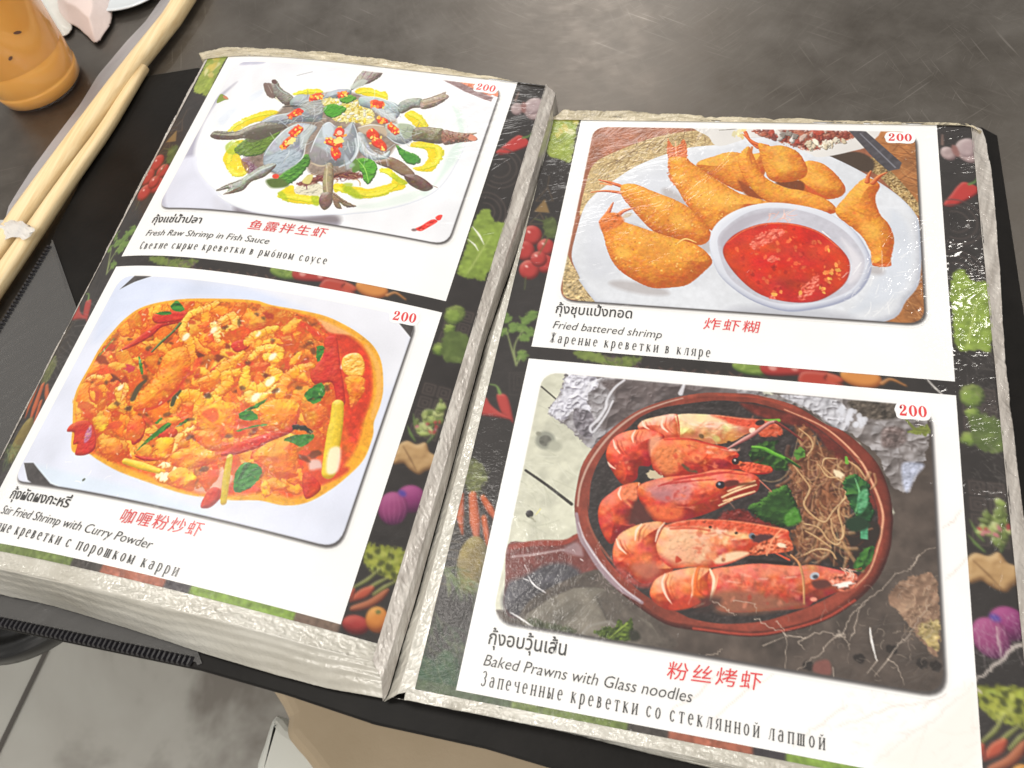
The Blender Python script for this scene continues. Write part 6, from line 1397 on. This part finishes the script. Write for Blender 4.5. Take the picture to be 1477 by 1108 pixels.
stick(((283, -30, .0075), (252, 22, .0075), (181, 110, .0080), (121, 190, .0080), (63, 268, .0080), (24, 322, .0080), (-60, 440, .0080)), (.0068, .0062), 'wooden chopstick nearest the plastic cup, wrapped in clear film')
stick(((207, 98, .0062), (152, 188, .0070), (91, 272, .0075), (56, 324, .0075), (0, 404, .0075), (-60, 490, .0075)), (.0036, .0060), 'wooden chopstick beside the black menu cover, blunt end showing')
wl = [(248, -22), (210, 30), (181, 60), (141, 108), (116, 149), (80, 198), (46, 244), (28, 272), (13, 298), (8, 318)]
wr = [(292, -30), (255, 25), (236, 65), (215, 92), (176, 140), (138, 190), (100, 240), (70, 280), (45, 308), (36, 322)]
rows = []
for t in np.linspace(0, 1, 9):
    z = .0012 + .0022 * math.sin(math.pi * t)
    rows.append(resample([at(a[0] * (1 - t) + b[0] * t, a[1] * (1 - t) + b[1] * t, z) for a, b in zip(wl, wr)], 60) + np.c_[np.zeros(60), np.zeros(60), wav(60, .0004)])
rows2 = []
for t in np.linspace(0, 1, 12):
    z = .002 + .0145 * math.sin(math.pi * t) ** .5
    wl2 = [(x + .35 * (x2 - x), y + .35 * (y2 - y)) for (x, y), (x2, y2) in zip(wl, wr)]; wr2 = [(x + 4, y + 2) for x, y in wr]
    rows2.append(resample([at(a[0] * (1 - t) + b[0] * t, a[1] * (1 - t) + b[1] * t, z) for a, b in zip(wl2, wr2)], 90) + np.c_[np.zeros(90), np.zeros(90), wav(90, .0007, 4)])
mz = M('clear_film').set(Base_Color=(.9, .9, .9), Roughness=.2, Alpha=.10, Coat_Weight=1., Coat_Roughness=.08); mz.bump(mz.noise(mz.coords((6, 1, 1)), 40, 4, .6), .6, .004)
wrapper = tag(sheet('chopstick_wrapper', rows, WRAP), 'crinkled clear film sleeve round the two chopsticks, torn open', 'wrapper')
tl_ = [(-30, 306), (-4, 312), (18, 315), (34, 318), (46, 326), (50, 332)]; tr_ = [(-36, 332), (-12, 338), (8, 344), (20, 342), (34, 346), (44, 340)]
mtw = M('torn_film').set(Base_Color=(.82, .82, .82), Roughness=.3, Alpha=.72, Coat_Weight=.8, Coat_Roughness=.1); mtw.bump(mtw.noise(mtw.coords((1, 4, 1), (0, 0, .6)), 60, 4, .6), .7, .004)
rows3 = []
for t in np.linspace(0, 1, 10):
    r3 = resample([at(a[0] * (1 - t) + b[0] * t, a[1] * (1 - t) + b[1] * t, .0142 + .0008 * math.sin(5 * t)) for a, b in zip(tl_, tr_)], 40)
    r3[:, 2] -= np.linspace(1, 0, 40) ** 3 * .009; rows3.append(r3 + np.c_[np.zeros(40), wav(40, .0006, 3), wav(40, .0004, 3)])
sheet('torn_end', rows3, mtw.m, wrapper)

# ------------------------------------------------------------------ cup of milk tea
cc = at(63, 124, 0); cup = tag(empty('plastic_cup', (cc[0], cc[1], 0)), 'clear plastic cup of orange milk tea beside the chopsticks', 'cup')


def lathe(name, prof, c, mat, parent, n=64):
    V, F = [], []
    for r, z in prof:
        for k in range(n):
            a = 2 * math.pi * k / n; V.append((c[0] + r * math.cos(a), c[1] + r * math.sin(a), c[2] + z))
    for i in range(len(prof) - 1):
        for k in range(n):
            F.append((i * n + k, i * n + (k + 1) % n, (i + 1) * n + (k + 1) % n, (i + 1) * n + k))
    return mesh_obj(name, V, F, mat, parent)


lathe('milk_tea', [(0, .0015), (.0255, .0015), (.0280, .0032), (.0296, .0105), (.0294, .0113), (.0290, .0121), (.0293, .0131), (.0309, .0275), (.0306, .0283), (.0308, .0291), (.0312, .0305), (.0340, .06), (.0375, .10), (.038, .104), (0, .104)], cc, TEA, cup)
lathe('cup_wall', [(0, .0004), (.0262, .0004), (.0287, .0030), (.0303, .0105), (.0301, .0113), (.0297, .0121), (.0300, .0131), (.0316, .0275), (.0313, .0283), (.0315, .0291), (.0320, .0305), (.0347, .06), (.0384, .105), (.0395, .115), (.0412, .116), (.0412, .118)], cc, CLEAR, cup)
for x, y, w, k_ in ((25, 47, .0024, .0009), (15, 84, .0016, -.0005)):        # gaps between ice cubes seen through the wall
    d = at(x, y, 0) - CAMC; d /= np.linalg.norm(d)
    k = np.linspace(.2, .8, 3000); P = CAMC + k[:, None] * d; rr = np.hypot(P[:, 0] - cc[0], P[:, 1] - cc[1]); lim = np.interp(P[:, 2], [.0315, .06, .10], [.0316, .034, .0375])
    i = np.argmax((rr < lim) & (P[:, 2] < .1)); p = P[i]; a0 = math.atan2(p[1] - cc[1], p[0] - cc[0]); r = rr[i] + .0003
    V = [(cc[0] + r * math.cos(a0 + w / r * math.cos(t)), cc[1] + r * math.sin(a0 + w / r * math.cos(t)), p[2] + .0010 * math.sin(t) - k_ * math.cos(t)) for t in np.linspace(0, 2 * math.pi, 17)[:-1]]
    mesh_obj('ice_gap', V, [tuple(range(16))], DARK, cup)

# ------------------------------------------------------------------ crumpled tissue, wrapper, saucer beyond
def crumple(name, px, z, amp, mat, seed, label, cat, n=150):
    r = np.random.default_rng(seed); q = np.array([at(x, y, .002)[:2] for x, y in px]); q = catmull(q, True, 4)
    lo, hi = q.min(0), q.max(0); U, W = np.meshgrid(np.linspace(lo[0], hi[0], n), np.linspace(lo[1], hi[1], n)); P = np.c_[U.ravel(), W.ravel()]
    ins = np.zeros(len(P), bool); dist = np.full(len(P), 9.)
    for i in range(len(q)):
        a, b = q[i], q[i - 1]
        c = (a[1] > P[:, 1]) != (b[1] > P[:, 1]); ins ^= c & (P[:, 0] < (b[0] - a[0]) * (P[:, 1] - a[1]) / (b[1] - a[1] + 1e-12) + a[0])
        d = b - a; t = np.clip(((P - a) @ d) / (d @ d + 1e-12), 0, 1); dist = np.minimum(dist, np.linalg.norm(P - a - t[:, None] * d, axis=1))
    h = np.zeros(len(P))
    for k in range(14):
        a = r.uniform(0, 6.28); f = r.uniform(40, 160); ph = r.uniform(0, 6.28); h += np.abs(((P @ [math.cos(a), math.sin(a)]) * f / 6.28 + ph) % 1 - .5) * 2 / 14
    e = np.clip(dist / .008, 0, 1)
    Z = .0012 + (z * .5 + amp * h) * (e * .85 + .15 * h)
    keep = ins
    o = np_mesh(name, np.c_[P, Z], grid_faces(n, n, keep), mat, None, smooth=False)
    sm = o.modifiers.new('thickness', 'SOLIDIFY'); sm.thickness = .0006
    return tag(o, label, cat)


crumple('paper_tissue', ((88, -30), (150, -22), (160, 8), (162, 28), (154, 46), (140, 63), (128, 54), (112, 40), (96, 32), (86, 12)), .010, .016, TISSUE, 3, 'crumpled pink paper tissue behind the plastic cup', 'tissue')
crumple('snack_wrapper', ((44, -40), (84, -30), (90, 10), (104, 36), (98, 50), (82, 52), (66, 36), (54, 10)), .004, .010, WWRAP, 8, 'crumpled white wrapper with green print under the pink tissue', 'wrapper')
sc = at(195, -22, 0)
lathe('saucer', [(0, .001), (.024, .001), (.0375, .0048), (.0385, .0058), (.0378, .0064), (.034, .0054), (.024, .0032), (0, .003)], sc, CHINA, None)
tag(bpy.data.objects['saucer'], 'pale blue glazed saucer whose rim shows beside the chopsticks', 'saucer')

# ------------------------------------------------------------------ things below the table edge
SZ = -.30
sp_ = [at(x, y, SZ)[:2] for x, y in ((424, 955), (410, 1035), (409, 1060), (418, 1075), (436, 1096), (462, 1130), (520, 1190), (700, 1240), (1000, 1240), (1190, 1180), (1170, 1020), (900, 900))]
prism('padded_stool', catmull(sp_, True, 4), SZ - .07, SZ, TAN, bevel=.012, seg=4)
stool = tag(bpy.data.objects['padded_stool'], 'tan padded stool seat tucked below the near edge of the table', 'stool')
for px, py in ((470, 1000), (1100, 1010), (560, 1180), (1050, 1170)):
    p = at(px, py, SZ); tube('leg', [(p[0], p[1], SZ - .07), (p[0], p[1], FZ + .001)], .014, BLACKP, stool)
bz = SZ - .073
bp = [at(x, y, bz)[:2] for x, y in ((396, 1030), (430, 1058), (520, 1075), (560, 1160), (380, 1170), (366, 1115), (378, 1072))]
tag(prism('paper_bag', catmull(bp, True, 3), FZ + .001, bz, PAPERW, bevel=.008), 'white paper bag standing on the floor beside the tan stool', 'bag')
dz_ = -.32; dc = at(25, 790, dz_); rim_ = at(40, 936, dz_); rd = float(np.linalg.norm((rim_ - dc)[:2]))
bs = tag(empty('round_stool', (dc[0], dc[1], FZ)), 'black round plastic stool on the tiled floor under the table', 'stool')
lathe('seat', [(0, -.03), (rd * .93, -.03), (rd, -.02), (rd, -.006), (rd * .97, 0), (rd * .80, -.001), (rd * .76, -.006), (0, -.006)], (dc[0], dc[1], dz_), BLACKP, bs)
for a in range(4):
    x, y = dc[0] + rd * .6 * math.cos(a * 1.571 + .6), dc[1] + rd * .6 * math.sin(a * 1.571 + .6); tube('leg', [(x, y, dz_ - .028), (x, y, FZ + .001)], .014, BLACKP, bs)
